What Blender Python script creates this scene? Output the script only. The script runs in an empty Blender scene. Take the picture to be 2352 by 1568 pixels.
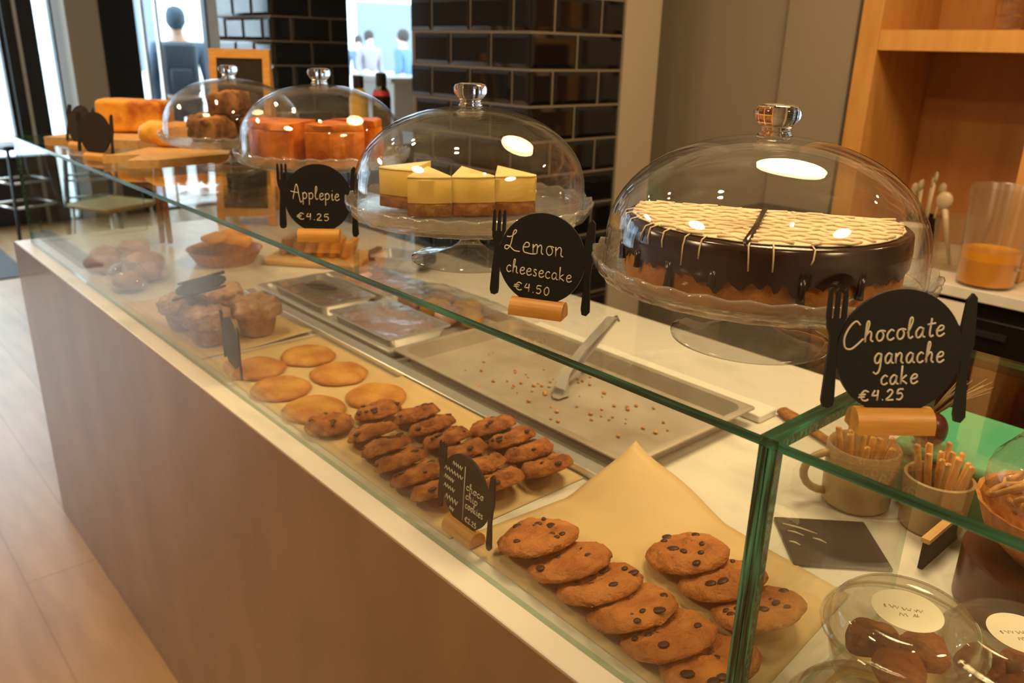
import bpy, bmesh, math, random
from math import sin, cos, pi, radians as R_
from mathutils import Vector, Matrix, noise

S = bpy.context.scene
COL = S.collection

# ---------------------------------------------------------------- camera
YAW, PITCH, ROLL = 0.8384, 0.3458, 0.0257
fw = Vector((-sin(YAW)*cos(PITCH), cos(YAW)*cos(PITCH), -sin(PITCH)))
rt0 = Vector((cos(YAW), sin(YAW), 0)); up0 = rt0.cross(fw)
rt = cos(ROLL)*rt0 + sin(ROLL)*up0; up = -sin(ROLL)*rt0 + cos(ROLL)*up0
cd = bpy.data.cameras.new('camera'); cam = bpy.data.objects.new('camera', cd); COL.objects.link(cam)
m = Matrix((rt, up, -fw)).transposed().to_4x4(); m.translation = (0.8944, -0.4723, 1.4936)
cam.matrix_world = m
cd.sensor_width = 36; cd.lens = 28.58; cd.clip_start = 0.02; cd.clip_end = 200
cd.dof.use_dof = True; cd.dof.focus_distance = 0.80; cd.dof.aperture_fstop = 7.5
S.camera = cam

# ---------------------------------------------------------------- world, exposure
S.view_settings.view_transform = 'Standard'; S.view_settings.look = 'None'
S.view_settings.exposure = 0.0; S.view_settings.gamma = 1.0
S.cycles.use_denoising = True
S.cycles.max_bounces = 14; S.cycles.transparent_max_bounces = 40; S.cycles.transmission_bounces = 12
S.cycles.glossy_bounces = 6; S.cycles.diffuse_bounces = 4
S.cycles.sample_clamp_indirect = 4.0; S.cycles.blur_glossy = 0.5
S.cycles.caustics_refractive = True; S.cycles.caustics_reflective = False
W = bpy.data.worlds.new('sky'); S.world = W; W.use_nodes = True
bg = W.node_tree.nodes['Background']; bg.inputs[0].default_value = (0.70, 0.87, 1.0, 1); bg.inputs[1].default_value = 11.0

# ---------------------------------------------------------------- room lights
WARM = (1.0, 0.71, 0.37)
def area(name, loc, size, power, color=WARM, rot=(0, 0, 0), shape='DISK', size_y=None, spread=None):
    l = bpy.data.lights.new(name, 'AREA'); l.shape = shape; l.size = size
    if size_y: l.size_y = size_y
    l.energy = power; l.color = color
    if spread: l.spread = spread
    o = bpy.data.objects.new(name, l); o.location = loc; o.rotation_euler = rot; COL.objects.link(o); return o
PEND = (0.25, 0.97, 2.60)
area('pendant_light', PEND, 0.62, 27)
SPOTS = [(0.07, -0.07, 2.62), (-1.84, 0.07, 2.62), (1.10, 1.75, 2.62), (-0.9, -0.10, 2.62), (1.3, -0.3, 2.62)]
for i, p in enumerate(SPOTS):
    area('spot_light', p, 0.07, 7.0)
for p in [(-0.3, -1.6, 2.84), (-3.0, -1.2, 2.84), (2.4, 0.4, 2.84)]:
    area('room_fill_light', p, 0.5, 28)  # added soft fills for general warm room light, no fixtures behind them

# ---------------------------------------------------------------- materials
def _m(name):
    m = bpy.data.materials.new(name); m.use_nodes = True
    nt = m.node_tree; return m, nt, nt.nodes, nt.links
def pbr(name, col, rough=0.5, metal=0.0, col2=None, nscale=8, bump=0.0, bscale=40, stretch=None, ior=1.5,
        sss=0.0, detail=4, contrast=(0.35, 0.65), coat=0.0, bdist=.004):
    m, nt, N, L = _m(name); b = N['Principled BSDF']
    b.inputs['Base Color'].default_value = (*col, 1); b.inputs['Roughness'].default_value = rough
    b.inputs['Metallic'].default_value = metal; b.inputs['IOR'].default_value = ior
    if coat: b.inputs['Coat Weight'].default_value = coat; b.inputs['Coat Roughness'].default_value = 0.08
    if sss:
        b.inputs['Subsurface Weight'].default_value = sss; b.inputs['Subsurface Radius'].default_value = (0.006, 0.003, 0.0015)
    if col2 or bump:
        tc = N.new('ShaderNodeTexCoord'); mp = N.new('ShaderNodeMapping'); L.new(tc.outputs['Object'], mp.inputs[0])
        if stretch: mp.inputs['Scale'].default_value = stretch
    if col2:
        n = N.new('ShaderNodeTexNoise'); n.inputs['Scale'].default_value = nscale; n.inputs['Detail'].default_value = detail
        L.new(mp.outputs[0], n.inputs['Vector'])
        r = N.new('ShaderNodeValToRGB'); r.color_ramp.elements[0].position = contrast[0]; r.color_ramp.elements[1].position = contrast[1]
        r.color_ramp.elements[0].color = (*col, 1); r.color_ramp.elements[1].color = (*col2, 1)
        L.new(n.outputs['Fac'], r.inputs[0]); L.new(r.outputs[0], b.inputs['Base Color'])
    if bump:
        n2 = N.new('ShaderNodeTexNoise'); n2.inputs['Scale'].default_value = bscale; n2.inputs['Detail'].default_value = 5
        L.new(mp.outputs[0], n2.inputs['Vector'])
        bp = N.new('ShaderNodeBump'); bp.inputs['Strength'].default_value = min(1, bump); bp.inputs['Distance'].default_value = bdist
        L.new(n2.outputs['Fac'], bp.inputs['Height']); L.new(bp.outputs[0], b.inputs['Normal'])
    return m
def thin_glass(name, tint=(0.97, 0.985, 0.975), rough=0.0, f0=0.04, milky=0.0, milk=(0.8, 0.8, 0.78), bump=0.0, bscale=60, gain=1.0):
    """clear pane: lets light straight through and mirrors by the viewing angle on both faces"""
    m, nt, N, L = _m(name); out = N['Material Output']; N.remove(N['Principled BSDF'])
    lw = N.new('ShaderNodeLayerWeight'); lw.inputs[0].default_value = 0.5
    pw = N.new('ShaderNodeMath'); pw.operation = 'POWER'; pw.inputs[1].default_value = 5; L.new(lw.outputs['Facing'], pw.inputs[0])
    ma = N.new('ShaderNodeMath'); ma.operation = 'MULTIPLY_ADD'; ma.inputs[1].default_value = (1-f0)*gain; ma.inputs[2].default_value = f0
    L.new(pw.outputs[0], ma.inputs[0])
    t = N.new('ShaderNodeBsdfTransparent'); t.inputs[0].default_value = (*tint, 1)
    g = N.new('ShaderNodeBsdfGlossy'); g.inputs['Roughness'].default_value = rough
    base = t
    if milky:
        d = N.new('ShaderNodeBsdfDiffuse'); d.inputs[0].default_value = (*milk, 1)
        mm = N.new('ShaderNodeMixShader'); mm.inputs[0].default_value = milky
        L.new(t.outputs[0], mm.inputs[1]); L.new(d.outputs[0], mm.inputs[2]); base = mm
    if bump:
        tc = N.new('ShaderNodeTexCoord'); n2 = N.new('ShaderNodeTexNoise'); n2.inputs['Scale'].default_value = bscale
        L.new(tc.outputs['Object'], n2.inputs['Vector'])
        bp = N.new('ShaderNodeBump'); bp.inputs['Strength'].default_value = bump; bp.inputs['Distance'].default_value = 0.004
        L.new(n2.outputs['Fac'], bp.inputs['Height']); L.new(bp.outputs[0], g.inputs['Normal']); L.new(bp.outputs[0], lw.inputs['Normal'])
    mx = N.new('ShaderNodeMixShader'); L.new(ma.outputs[0], mx.inputs[0])
    L.new(base.outputs[0], mx.inputs[1]); L.new(g.outputs[0], mx.inputs[2]); L.new(mx.outputs[0], out.inputs[0])
    return m
def solid_glass(name, col=(1, 1, 1), rough=0.0, ior=1.45):
    m = pbr(name, col, rough); b = m.node_tree.nodes['Principled BSDF']
    b.inputs['Transmission Weight'].default_value = 1.0; b.inputs['IOR'].default_value = ior; return m
def emit(name, col, strength):
    m, nt, N, L = _m(name); out = N['Material Output']; N.remove(N['Principled BSDF'])
    e = N.new('ShaderNodeEmission'); e.inputs[0].default_value = (*col, 1); e.inputs[1].default_value = strength
    L.new(e.outputs[0], out.inputs[0]); return m
def wood(name, c1, c2, scale=(3, 30, 30), rough=0.45, nscale=3.0):
    return pbr(name, c1, rough, col2=c2, nscale=nscale, stretch=scale, bump=0.08, bscale=8, contrast=(0.3, 0.7))

M = {}
M['pane'] = thin_glass('clear_pane', (0.955, 0.975, 0.96))
M['dome'] = thin_glass('dome_glass', (0.985, 0.985, 0.98), f0=0.058)
M['plate_glass'] = thin_glass('pressed_glass', (0.95, 0.95, 0.92), f0=0.09, milky=0.10, milk=(0.95, 0.93, 0.88), bump=0.6, bscale=55, rough=0.04)
M['foot_glass'] = thin_glass('foot_glass', (0.96, 0.965, 0.95), f0=0.09, milky=0.03, bump=0.25, bscale=18, rough=0.02)
M['glass'] = solid_glass('solid_clear_glass')
M['plastic_clear'] = thin_glass('clear_plastic', (0.94, 0.93, 0.90), f0=0.06, milky=0.025, rough=0.03, bump=0.05, bscale=30)
M['film'] = thin_glass('cling_film', (0.95, 0.95, 0.95), f0=0.30, milky=0.14, milk=(.85, .88, .95), bump=1.0, bscale=24, rough=0.20, gain=1.0)  # bluish-white milk puts the window glare into the film's colour
M['cello'] = thin_glass('cellophane', (0.95, 0.93, 0.9), f0=0.06, milky=0.04, bump=1.0, bscale=40, rough=0.05)
M['edge'] = pbr('green_glass_edge', (0.006, 0.042, 0.022), 0.10, col2=(0.07, 0.38, 0.22), nscale=2.2, stretch=(3, 120, 90), bump=0.15, bscale=60, contrast=(0.42, 0.72), coat=0.6)  # dark-to-bright streaks paint the glass's inner reflections into the colour
M['edge_y'] = pbr('green_glass_seam', (0.010, 0.060, 0.032), 0.10, col2=(0.05, 0.26, 0.15), nscale=2.2, stretch=(60, 5, 60), bump=0.1, bscale=60, contrast=(0.42, 0.72), coat=0.6)  # inner reflections painted as streaks running along the seam
M['edge_v'] = pbr('green_glass_joint', (0.004, 0.026, 0.014), 0.10, col2=(0.09, 0.42, 0.27), nscale=2.0, stretch=(150, 60, 5), bump=0.15, bscale=60, contrast=(0.42, 0.66), coat=0.6)  # upright painted streaks for light reflected inside the joint
M['edge_soft'] = thin_glass('soft_green_edge', (0.80, 0.90, 0.83), f0=0.06, milky=0.05, milk=(0.6, 0.75, 0.6))
M['marble'] = pbr('cream_marble', (0.76, 0.72, 0.64), 0.24, col2=(0.56, 0.53, 0.47), nscale=5, stretch=(1.0, 2.2, 1), detail=10, contrast=(0.52, 0.78))
M['panel'] = pbr('grey_brown_laminate', (0.315, 0.188, 0.096), 0.34, col2=(0.215, 0.122, 0.058), nscale=4, stretch=(1.6, 1, 0.9), detail=10, contrast=(0.28, 0.75), coat=0.3)
def plank_floor(name, c1, c2, seam):
    m = pbr(name, c1, 0.36, col2=c2, nscale=2.6, stretch=(0.8, 5, 1), detail=9, contrast=(0.30, 0.72)); nt = m.node_tree; N, L = nt.nodes, nt.links
    b = N['Principled BSDF']; src = b.inputs['Base Color'].links[0].from_socket
    tc = N.new('ShaderNodeTexCoord'); br = N.new('ShaderNodeTexBrick'); L.new(tc.outputs['Object'], br.inputs['Vector'])
    br.inputs['Scale'].default_value = 1.0; br.inputs['Brick Width'].default_value = 1.5; br.inputs['Row Height'].default_value = 0.19
    br.inputs['Mortar Size'].default_value = 0.0035; br.inputs['Mortar Smooth'].default_value = 0.4
    br.inputs['Color1'].default_value = (1, 1, 1, 1); br.inputs['Color2'].default_value = (0.93, 0.92, 0.90, 1); br.inputs['Mortar'].default_value = (*seam, 1)
    mx = N.new('ShaderNodeMix'); mx.data_type = 'RGBA'; mx.blend_type = 'MULTIPLY'; mx.inputs[0].default_value = 1.0
    L.new(src, mx.inputs[6]); L.new(br.outputs['Color'], mx.inputs[7]); L.new(mx.outputs[2], b.inputs['Base Color'])
    return m
M['floor'] = plank_floor('pale_wood_floor', (0.51, 0.315, 0.150), (0.37, 0.21, 0.090), (0.78, 0.74, 0.70))
M['ceiling'] = pbr('ceiling_paint', (0.72, 0.70, 0.66), 0.9)
M['wall'] = pbr('taupe_wall', (0.27, 0.225, 0.17), 0.7)
M['wall2'] = pbr('warm_wall', (0.45, 0.38, 0.30), 0.8)
M['column'] = pbr('beige_column', (0.40, 0.335, 0.26), 0.6)
M['blackframe'] = pbr('black_frame', (0.012, 0.014, 0.018), 0.4)
M['steel'] = pbr('brushed_steel', (0.70, 0.67, 0.62), 0.34, 0.7, bump=0.05, bscale=20)
M['chrome'] = pbr('satin_steel', (0.74, 0.72, 0.69), 0.30, 0.65, bump=0.05, bscale=15)
M['traymetal'] = pbr('dull_tray_metal', (0.56, 0.50, 0.42), 0.48, 0.35, col2=(0.36, 0.29, 0.21), nscale=7, bump=0.2, bscale=70, contrast=(0.3, 0.75))
M['tile'] = pbr('black_glazed_tile', (0.006, 0.006, 0.007), 0.06, ior=1.6)
M['grout'] = pbr('grey_grout', (0.17, 0.14, 0.11), 0.85)
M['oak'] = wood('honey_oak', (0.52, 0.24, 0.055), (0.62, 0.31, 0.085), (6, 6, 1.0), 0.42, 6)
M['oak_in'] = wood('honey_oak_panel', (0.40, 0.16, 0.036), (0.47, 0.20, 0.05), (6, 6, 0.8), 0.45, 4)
M['board'] = wood('pale_board_wood', (0.70, 0.44, 0.18), (0.58, 0.33, 0.11), (4, 30, 30), 0.5)
M['base'] = wood('sign_base_wood', (0.72, 0.36, 0.075), (0.58, 0.25, 0.04), (6, 60, 60), 0.4)
M['chalk_black'] = pbr('chalkboard_black', (0.006, 0.006, 0.007), 0.5)
M['chalk_dark'] = pbr('chalkboard_brown_black', (0.022, 0.014, 0.010), 0.9)
M['chalk'] = pbr('chalk_pen', (0.75, 0.68, 0.56), 0.8)
M['cookie'] = pbr('baked_cookie', (0.42, 0.125, 0.024), 0.75, col2=(0.60, 0.215, 0.046), nscale=30, bump=1.0, bscale=75, bdist=.010)
M['cookie2'] = pbr('oat_cookie', (0.52, 0.175, 0.036), 0.8, col2=(0.26, 0.068, 0.014), nscale=50, bump=1.0, bscale=90, bdist=.010)
M['golden'] = pbr('golden_biscuit', (0.70, 0.34, 0.065), 0.6, col2=(0.50, 0.17, 0.022), nscale=22, bump=0.9, bscale=60, bdist=.006)
M['chip'] = pbr('dark_chocolate', (0.060, 0.020, 0.010), 0.45)
M['paper'] = pbr('baking_paper', (0.70, 0.50, 0.25), 0.6, col2=(0.62, 0.43, 0.20), nscale=6, bump=0.25, bscale=12)
M['muffin'] = pbr('muffin_crumb', (0.62, 0.36, 0.22), 0.8, col2=(0.38, 0.18, 0.09), nscale=40, bump=1.0, bscale=60, bdist=.010)
M['muffin_top'] = pbr('muffin_sugar_top', (0.68, 0.45, 0.33), 0.6, col2=(0.46, 0.23, 0.13), nscale=50, bump=1.0, bscale=60, bdist=.012)
M['toast'] = pbr('toasted_bread', (0.95, 0.42, 0.035), 0.65, col2=(0.66, 0.22, 0.015), nscale=14, bump=0.7, bscale=60)
M['loaf'] = pbr('cheese_bread', (0.90, 0.40, 0.04), 0.5, col2=(0.50, 0.11, 0.012), nscale=13, bump=0.6, bscale=40, contrast=(0.48, 0.66))
M['pastry'] = pbr('golden_pastry', (0.92, 0.50, 0.06), 0.45, col2=(0.72, 0.28, 0.025), nscale=16, bump=0.5, bscale=45)
M['crumble'] = pbr('brown_crumble', (0.34, 0.14, 0.035), 0.75, col2=(0.09, 0.03, 0.01), nscale=45, bump=1.0, bscale=70)
M['applepie'] = pbr('apple_pie_filling', (0.80, 0.24, 0.014), 0.4, col2=(0.45, 0.09, 0.006), nscale=26, bump=1.0, bscale=45)
M['piecrust'] = pbr('pie_crust', (0.55, 0.22, 0.05), 0.6, col2=(0.42, 0.14, 0.03), nscale=30, bump=0.7, bscale=60)
M['lemon'] = pbr('lemon_cream', (0.95, 0.70, 0.19), 0.5, col2=(0.90, 0.60, 0.12), nscale=18, bump=0.15, bscale=40)
M['lemontop'] = pbr('lemon_glaze', (0.95, 0.78, 0.34), 0.35)
M['biscuitbase'] = pbr('biscuit_crust', (0.40, 0.17, 0.035), 0.8, col2=(0.24, 0.08, 0.015), nscale=70, bump=1.0, bscale=120)
M['ganache'] = pbr('chocolate_ganache', (0.030, 0.010, 0.006), 0.16, ior=1.5)
M['sponge'] = pbr('caramel_sponge', (0.68, 0.29, 0.05), 0.7, col2=(0.40, 0.14, 0.02), nscale=25, bump=0.6, bscale=70)
M['icing'] = pbr('cream_icing', (0.88, 0.72, 0.47), 0.55)
M['sticker'] = pbr('cream_sticker', (0.82, 0.74, 0.58), 0.6)
M['stickerink'] = pbr('sticker_ink', (0.52, 0.44, 0.30), 0.6)
M['ceramic'] = pbr('tan_ceramic', (0.50, 0.36, 0.19), 0.35, col2=(0.42, 0.29, 0.14), nscale=8)
M['ceramic_white'] = pbr('white_ceramic', (0.78, 0.72, 0.62), 0.3)
M['snack'] = pbr('golden_crackers', (0.68, 0.36, 0.10), 0.6, col2=(0.50, 0.22, 0.05), nscale=40, bump=0.6, bscale=80)
M['basket'] = pbr('wood_strip_bowl', (0.58, 0.26, 0.07), 0.5, col2=(0.42, 0.15, 0.035), nscale=5, stretch=(20, 20, 1))
M['redbrown'] = pbr('dark_red_tin', (0.085, 0.022, 0.012), 0.3)
M['green'] = pbr('green_plastic', (0.05, 0.40, 0.22), 0.35, col2=(0.10, 0.46, 0.24), nscale=5)
M['slate'] = pbr('dark_slate', (0.045, 0.036, 0.036), 0.3, bump=0.4, bscale=18)
M['blackapp'] = pbr('black_appliance', (0.006, 0.006, 0.006), 0.25)
M['blackmatte'] = pbr('black_plastic', (0.012, 0.012, 0.012), 0.45)
M['juice'] = pbr('orange_juice', (1.0, 0.42, 0.004), 0.3)
M['frosted'] = thin_glass('frosted_plastic', (0.95, 0.93, 0.88), f0=0.04, milky=0.05, milk=(0.72, 0.62, 0.48), rough=0.25)
M['yellow'] = pbr('yellow_bottle_plastic', (0.80, 0.48, 0.06), 0.4)
M['pink'] = pbr('red_label', (0.65, 0.05, 0.08), 0.4)
M['darkbottle'] = pbr('dark_bottle', (0.02, 0.008, 0.006), 0.15)
M['white'] = pbr('white_laminate', (0.80, 0.82, 0.84), 0.4)
M['paperwhite'] = pbr('white_paper', (0.82, 0.76, 0.66), 0.7)
M['yellowwood'] = wood('yellow_seat_wood', (0.62, 0.38, 0.11), (0.50, 0.28, 0.07), (8, 30, 30), 0.4)
M['mat'] = pbr('grey_mat', (0.10, 0.10, 0.11), 0.9)
M['pave'] = pbr('pavement', (0.50, 0.50, 0.50), 0.9, col2=(0.42, 0.42, 0.43), nscale=3)
M['facade'] = pbr('pale_facade', (0.70, 0.70, 0.72), 0.9, col2=(0.55, 0.56, 0.60), nscale=1.2)
M['facade_dark'] = pbr('facade_window', (0.10, 0.125, 0.16), 0.4)
M['coat'] = pbr('blue_grey_coat', (0.06, 0.095, 0.15), 0.9)
M['bag'] = pbr('dark_backpack', (0.018, 0.028, 0.042), 0.8)
M['hat'] = pbr('grey_blue_knit', (0.045, 0.07, 0.10), 0.95)
M['skin'] = pbr('skin', (0.50, 0.30, 0.22), 0.6)
M['jeans'] = pbr('dark_trousers', (0.006, 0.008, 0.012), 0.9)
M['lightcoat'] = pbr('pale_coat', (0.16, 0.15, 0.17), 0.9)
M['bluecoat'] = pbr('bright_blue_coat', (0.05, 0.11, 0.22), 0.9)
M['hair'] = pbr('brown_hair', (0.02, 0.014, 0.012), 0.8)
M['shade'] = pbr('lamp_shade', (0.03, 0.03, 0.03), 0.5)
M['lampglow'] = emit('lamp_diffuser', WARM, 3.0)
M['shadeplastic'] = pbr('shade_tan_plastic', (0.46, 0.36, 0.22), 0.4)  # white plastic toned down to tan for the shadow it stands in
M['bright_band'] = pbr('bright_band_cream', (0.88, 0.85, 0.76), 0.3)  # pale tone for the added strip that supplies the tray's bright band
M['pink_pack'] = pbr('pink_pastry', (0.62, 0.36, 0.30), 0.5, col2=(0.50, 0.24, 0.18), nscale=25, bump=0.6, bscale=60)
M['onion'] = pbr('dark_red_onion', (0.10, 0.018, 0.02), 0.3)
M['root'] = pbr('dry_root', (0.30, 0.22, 0.10), 0.8)

# ---------------------------------------------------------------- mesh helpers
class MB:
    def __init__(s): s.v = []; s.f = []; s.mi = []; s.T = Matrix.Identity(4)
    def add(s, vs, fs, mi=0, T=None):
        b = len(s.v); T = T if T is not None else s.T
        s.v += [T @ Vector(p) for p in vs]
        for f in fs: s.f.append([b+i for i in f]); s.mi.append(mi)
        return s
    def box(s, x0, x1, y0, y1, z0, z1, mi=0, T=None):
        vs = [(x0,y0,z0),(x1,y0,z0),(x1,y1,z0),(x0,y1,z0),(x0,y0,z1),(x1,y0,z1),(x1,y1,z1),(x0,y1,z1)]
        return s.add(vs, [(3,2,1,0),(4,5,6,7),(0,1,5,4),(1,2,6,5),(2,3,7,6),(3,0,4,7)], mi, T)
    def rbox(s, x0, x1, y0, y1, z0, z1, r=0.003, mi=0, T=None, seg=3):
        """box with rounded vertical corners and chamfered top/bottom"""
        def ring(ins, z):
            rr = max(r-ins, 1e-5); out = []
            for cx, cy, a0 in ((x1-r, y1-r, 0), (x0+r, y1-r, pi/2), (x0+r, y0+r, pi), (x1-r, y0+r, 1.5*pi)):
                for k in range(seg+1):
                    a = a0 + k*pi/2/seg; out.append((cx+rr*cos(a), cy+rr*sin(a), z))
            return out
        c = min(r*0.4, (z1-z0)*0.3)
        rings = [ring(c, z0), ring(0, z0+c), ring(0, z1-c), ring(c, z1)]
        return s.loft(rings, mi=mi, T=T)
    def loft(s, rings, mi=0, T=None, cap=True, closed=True):
        n = len(rings[0]); vs = [p for r in rings for p in r]; fs = []
        for i in range(len(rings)-1):
            for k in range(n if closed else n-1):
                a, b = i*n+k, i*n+(k+1) % n
                fs.append((a, b, b+n, a+n))
        if cap: fs.append(tuple(reversed(range(n)))); fs.append(tuple(range((len(rings)-1)*n, len(rings)*n)))
        return s.add(vs, fs, mi, T)
    def lathe(s, prof, seg=40, mi=0, T=None, wob=None):
        vs = []; idx = []; fs = []
        for (r, z) in prof:
            if r < 1e-6: idx.append([len(vs)]*seg); vs.append((0, 0, z))
            else:
                idx.append(list(range(len(vs), len(vs)+seg)))
                for k in range(seg):
                    a = 2*pi*k/seg; q = wob(a, r, z) if wob else (r, z); vs.append((q[0]*cos(a), q[0]*sin(a), q[1]))
        for i in range(len(prof)-1):
            for k in range(seg):
                a, b, c, d = idx[i][k], idx[i][(k+1) % seg], idx[i+1][(k+1) % seg], idx[i+1][k]
                q = []
                for t in (a, b, c, d):
                    if t not in q: q.append(t)
                if len(q) > 2: fs.append(q)
        return s.add(vs, fs, mi, T)
    def tube(s, pts, r, seg=8, mi=0, T=None, cap=True, flat=None):
        pts = [Vector(p) for p in pts]; rings = []; n = len(pts); prev = None
        for i, p in enumerate(pts):
            t = (pts[min(i+1, n-1)] - pts[max(i-1, 0)])
            t = t.normalized() if t.length > 1e-9 else Vector((0, 0, 1))
            if prev is None:
                a = Vector((0, 0, 1)) if abs(t.z) < 0.9 else Vector((1, 0, 0)); u = t.cross(a).normalized()
            else: u = (prev - t*prev.dot(t)); u = u.normalized() if u.length > 1e-9 else t.orthogonal().normalized()
            prev = u; w = t.cross(u); rr = r[i] if isinstance(r, (list, tuple)) else r
            rings.append([p + (u*cos(2*pi*k/seg) + w*sin(2*pi*k/seg)*(flat or 1))*rr for k in range(seg)])
        return s.loft(rings, mi=mi, T=T, cap=cap)
    def prism(s, outline, y0, y1, mi=0, T=None):
        """outline in x,z ; extruded along y"""
        n = len(outline); vs = [(x, y0, z) for x, z in outline] + [(x, y1, z) for x, z in outline]
        fs = [tuple(range(n)), tuple(reversed(range(n, 2*n)))] + [((k+1) % n, k, n+k, n+(k+1) % n) for k in range(n)]
        return s.add(vs, fs, mi, T)
    def prismz(s, outline, z0, z1, mi=0, T=None):
        n = len(outline); vs = [(x, y, z0) for x, y in outline] + [(x, y, z1) for x, y in outline]
        fs = [tuple(reversed(range(n))), tuple(range(n, 2*n))] + [(k, (k+1) % n, n+(k+1) % n, n+k) for k in range(n)]
        return s.add(vs, fs, mi, T)
    def blob(s, rx, ry, rz, c=(0, 0, 0), e=2.0, amp=0.0, nsc=20, seed=0, seg=28, rings=16, mi=0, T=None, zmin=None):
        vs = []; fs = []
        def sg(v, p): return math.copysign(abs(v)**p, v)
        k2 = 2.0/e
        for i in range(rings+1):
            th = -pi/2 + pi*i/rings
            for j in range(seg):
                ph = 2*pi*j/seg
                d = Vector((sg(cos(th), k2)*sg(cos(ph), k2), sg(cos(th), k2)*sg(sin(ph), k2), sg(sin(th), k2)))
                p = Vector((d.x*rx, d.y*ry, d.z*rz))
                if amp:
                    q = p*nsc + Vector((seed*3.1, seed*1.7, seed*2.3))
                    p += d.normalized()*amp*(noise.noise(q) + 0.5*noise.noise(q*2.3))
                p += Vector(c)
                if zmin is not None and p.z < zmin: p.z = zmin
                vs.append(p)
        for i in range(rings):
            for j in range(seg):
                a, b = i*seg+j, i*seg+(j+1) % seg; fs.append((a, b, b+seg, a+seg))
        return s.add(vs, fs, mi, T)
    def grid(s, fn, nu, nv, mi=0, T=None, thick=0.0):
        vs = [Vector(fn(i/nu, j/nv)) for j in range(nv+1) for i in range(nu+1)]
        fs = [(j*(nu+1)+i, j*(nu+1)+i+1, (j+1)*(nu+1)+i+1, (j+1)*(nu+1)+i) for j in range(nv) for i in range(nu)]
        if thick:
            n = len(vs); vs2 = [p - Vector((0, 0, thick)) for p in vs]
            fs2 = [tuple(n+k for k in reversed(f)) for f in fs]
            rim = [i for i in range(nu+1)] + [(j*(nu+1)+nu) for j in range(1, nv+1)] + [nv*(nu+1)+i for i in range(nu-1, -1, -1)] + [j*(nu+1) for j in range(nv-1, 0, -1)]
            side = [(rim[k], n+rim[k], n+rim[(k+1) % len(rim)], rim[(k+1) % len(rim)]) for k in range(len(rim))]
            return s.add(vs+vs2, fs+fs2+side, mi, T)
        return s.add(vs, fs, mi, T)
    def build(s, name, mats, parent=None, smooth=False, loc=None, rot=None, recalc=False):
        me = bpy.data.meshes.new(name); me.from_pydata([tuple(p) for p in s.v], [], s.f)
        for mt in (mats if isinstance(mats, (list, tuple)) else [mats]): me.materials.append(mt)
        me.polygons.foreach_set('material_index', s.mi)
        if smooth is not False:
            me.polygons.foreach_set('use_smooth', [True]*len(me.polygons))
        me.update()
        if recalc:
            bm = bmesh.new(); bm.from_mesh(me); bmesh.ops.recalc_face_normals(bm, faces=bm.faces); bm.to_mesh(me); bm.free()
        if smooth not in (False, True):
            me.set_sharp_from_angle(angle=R_(smooth))
        o = bpy.data.objects.new(name, me); COL.objects.link(o)
        if parent: o.parent = parent
        if loc: o.location = loc
        if rot: o.rotation_euler = rot
        return o
def tag(o, label, cat, group=None, kind=None):
    o['label'] = label; o['category'] = cat
    if group: o['group'] = group
    if kind: o['kind'] = kind
    return o
def thing(name, label, cat, loc=(0, 0, 0), rz=0.0, group=None):
    o = bpy.data.objects.new(name, None); o.empty_display_size = 0.05; COL.objects.link(o)
    o.location = loc; o.rotation_euler = (0, 0, rz); return tag(o, label, cat, group)
def struct(o): o['kind'] = 'structure'; return o
def dup(root, loc, rz=0.0, label=None, rot=None, scale=None):
    r = root.copy(); COL.objects.link(r); r.location = loc
    r.rotation_euler = rot if rot else (0, 0, rz)
    if scale: r.scale = (scale,)*3
    if label: r['label'] = label
    for ch in list(root.children):
        c = ch.copy(); COL.objects.link(c); c.parent = r
        for g in list(ch.children):
            d = g.copy(); COL.objects.link(d); d.parent = c
    return r
def RotT(loc, rz=0, rx=0, ry=0):
    return Matrix.Translation(loc) @ Matrix.Rotation(rz, 4, 'Z') @ Matrix.Rotation(ry, 4, 'Y') @ Matrix.Rotation(rx, 4, 'X')
# ================================================================ the setting
def sbox(name, mat, *b):
    return struct(MB().box(*b).build(name, mat))
sbox('floor', M['floor'], -7.0, 3.7, -3.9, 6.1, -0.10, 0.0)
sbox('ceiling', M['ceiling'], -7.0, 3.7, -3.9, 6.1, 2.90, 3.0)
sbox('wall_front', M['wall2'], -7.0, 3.7, -3.9, -3.8, 0, 2.9)
sbox('wall_right', M['wall2'], 3.6, 3.7, -3.8, 6.0, 0, 2.9)
sbox('wall_back', M['wall'], -1.60, -0.375, 2.05, 2.15, 0, 2.9)
sbox('wall_alcove', M['wall'], -0.375, 3.6, 2.47, 2.57, 0, 2.9)
sbox('wall_far', M['wall2'], -7.0, -1.6, 6.0, 6.1, 0, 2.9)
sbox('wall_side', M['wall'], -1.70, -1.60, 1.62, 6.0, 0, 2.9)
sbox('trim_1', M['column'], -1.52, -0.9265, 1.612, 1.785, 0, 2.9)
sbox('trim_2', M['wall'], -0.608, -0.376, 2.02, 2.05, 0, 2.9)

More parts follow.
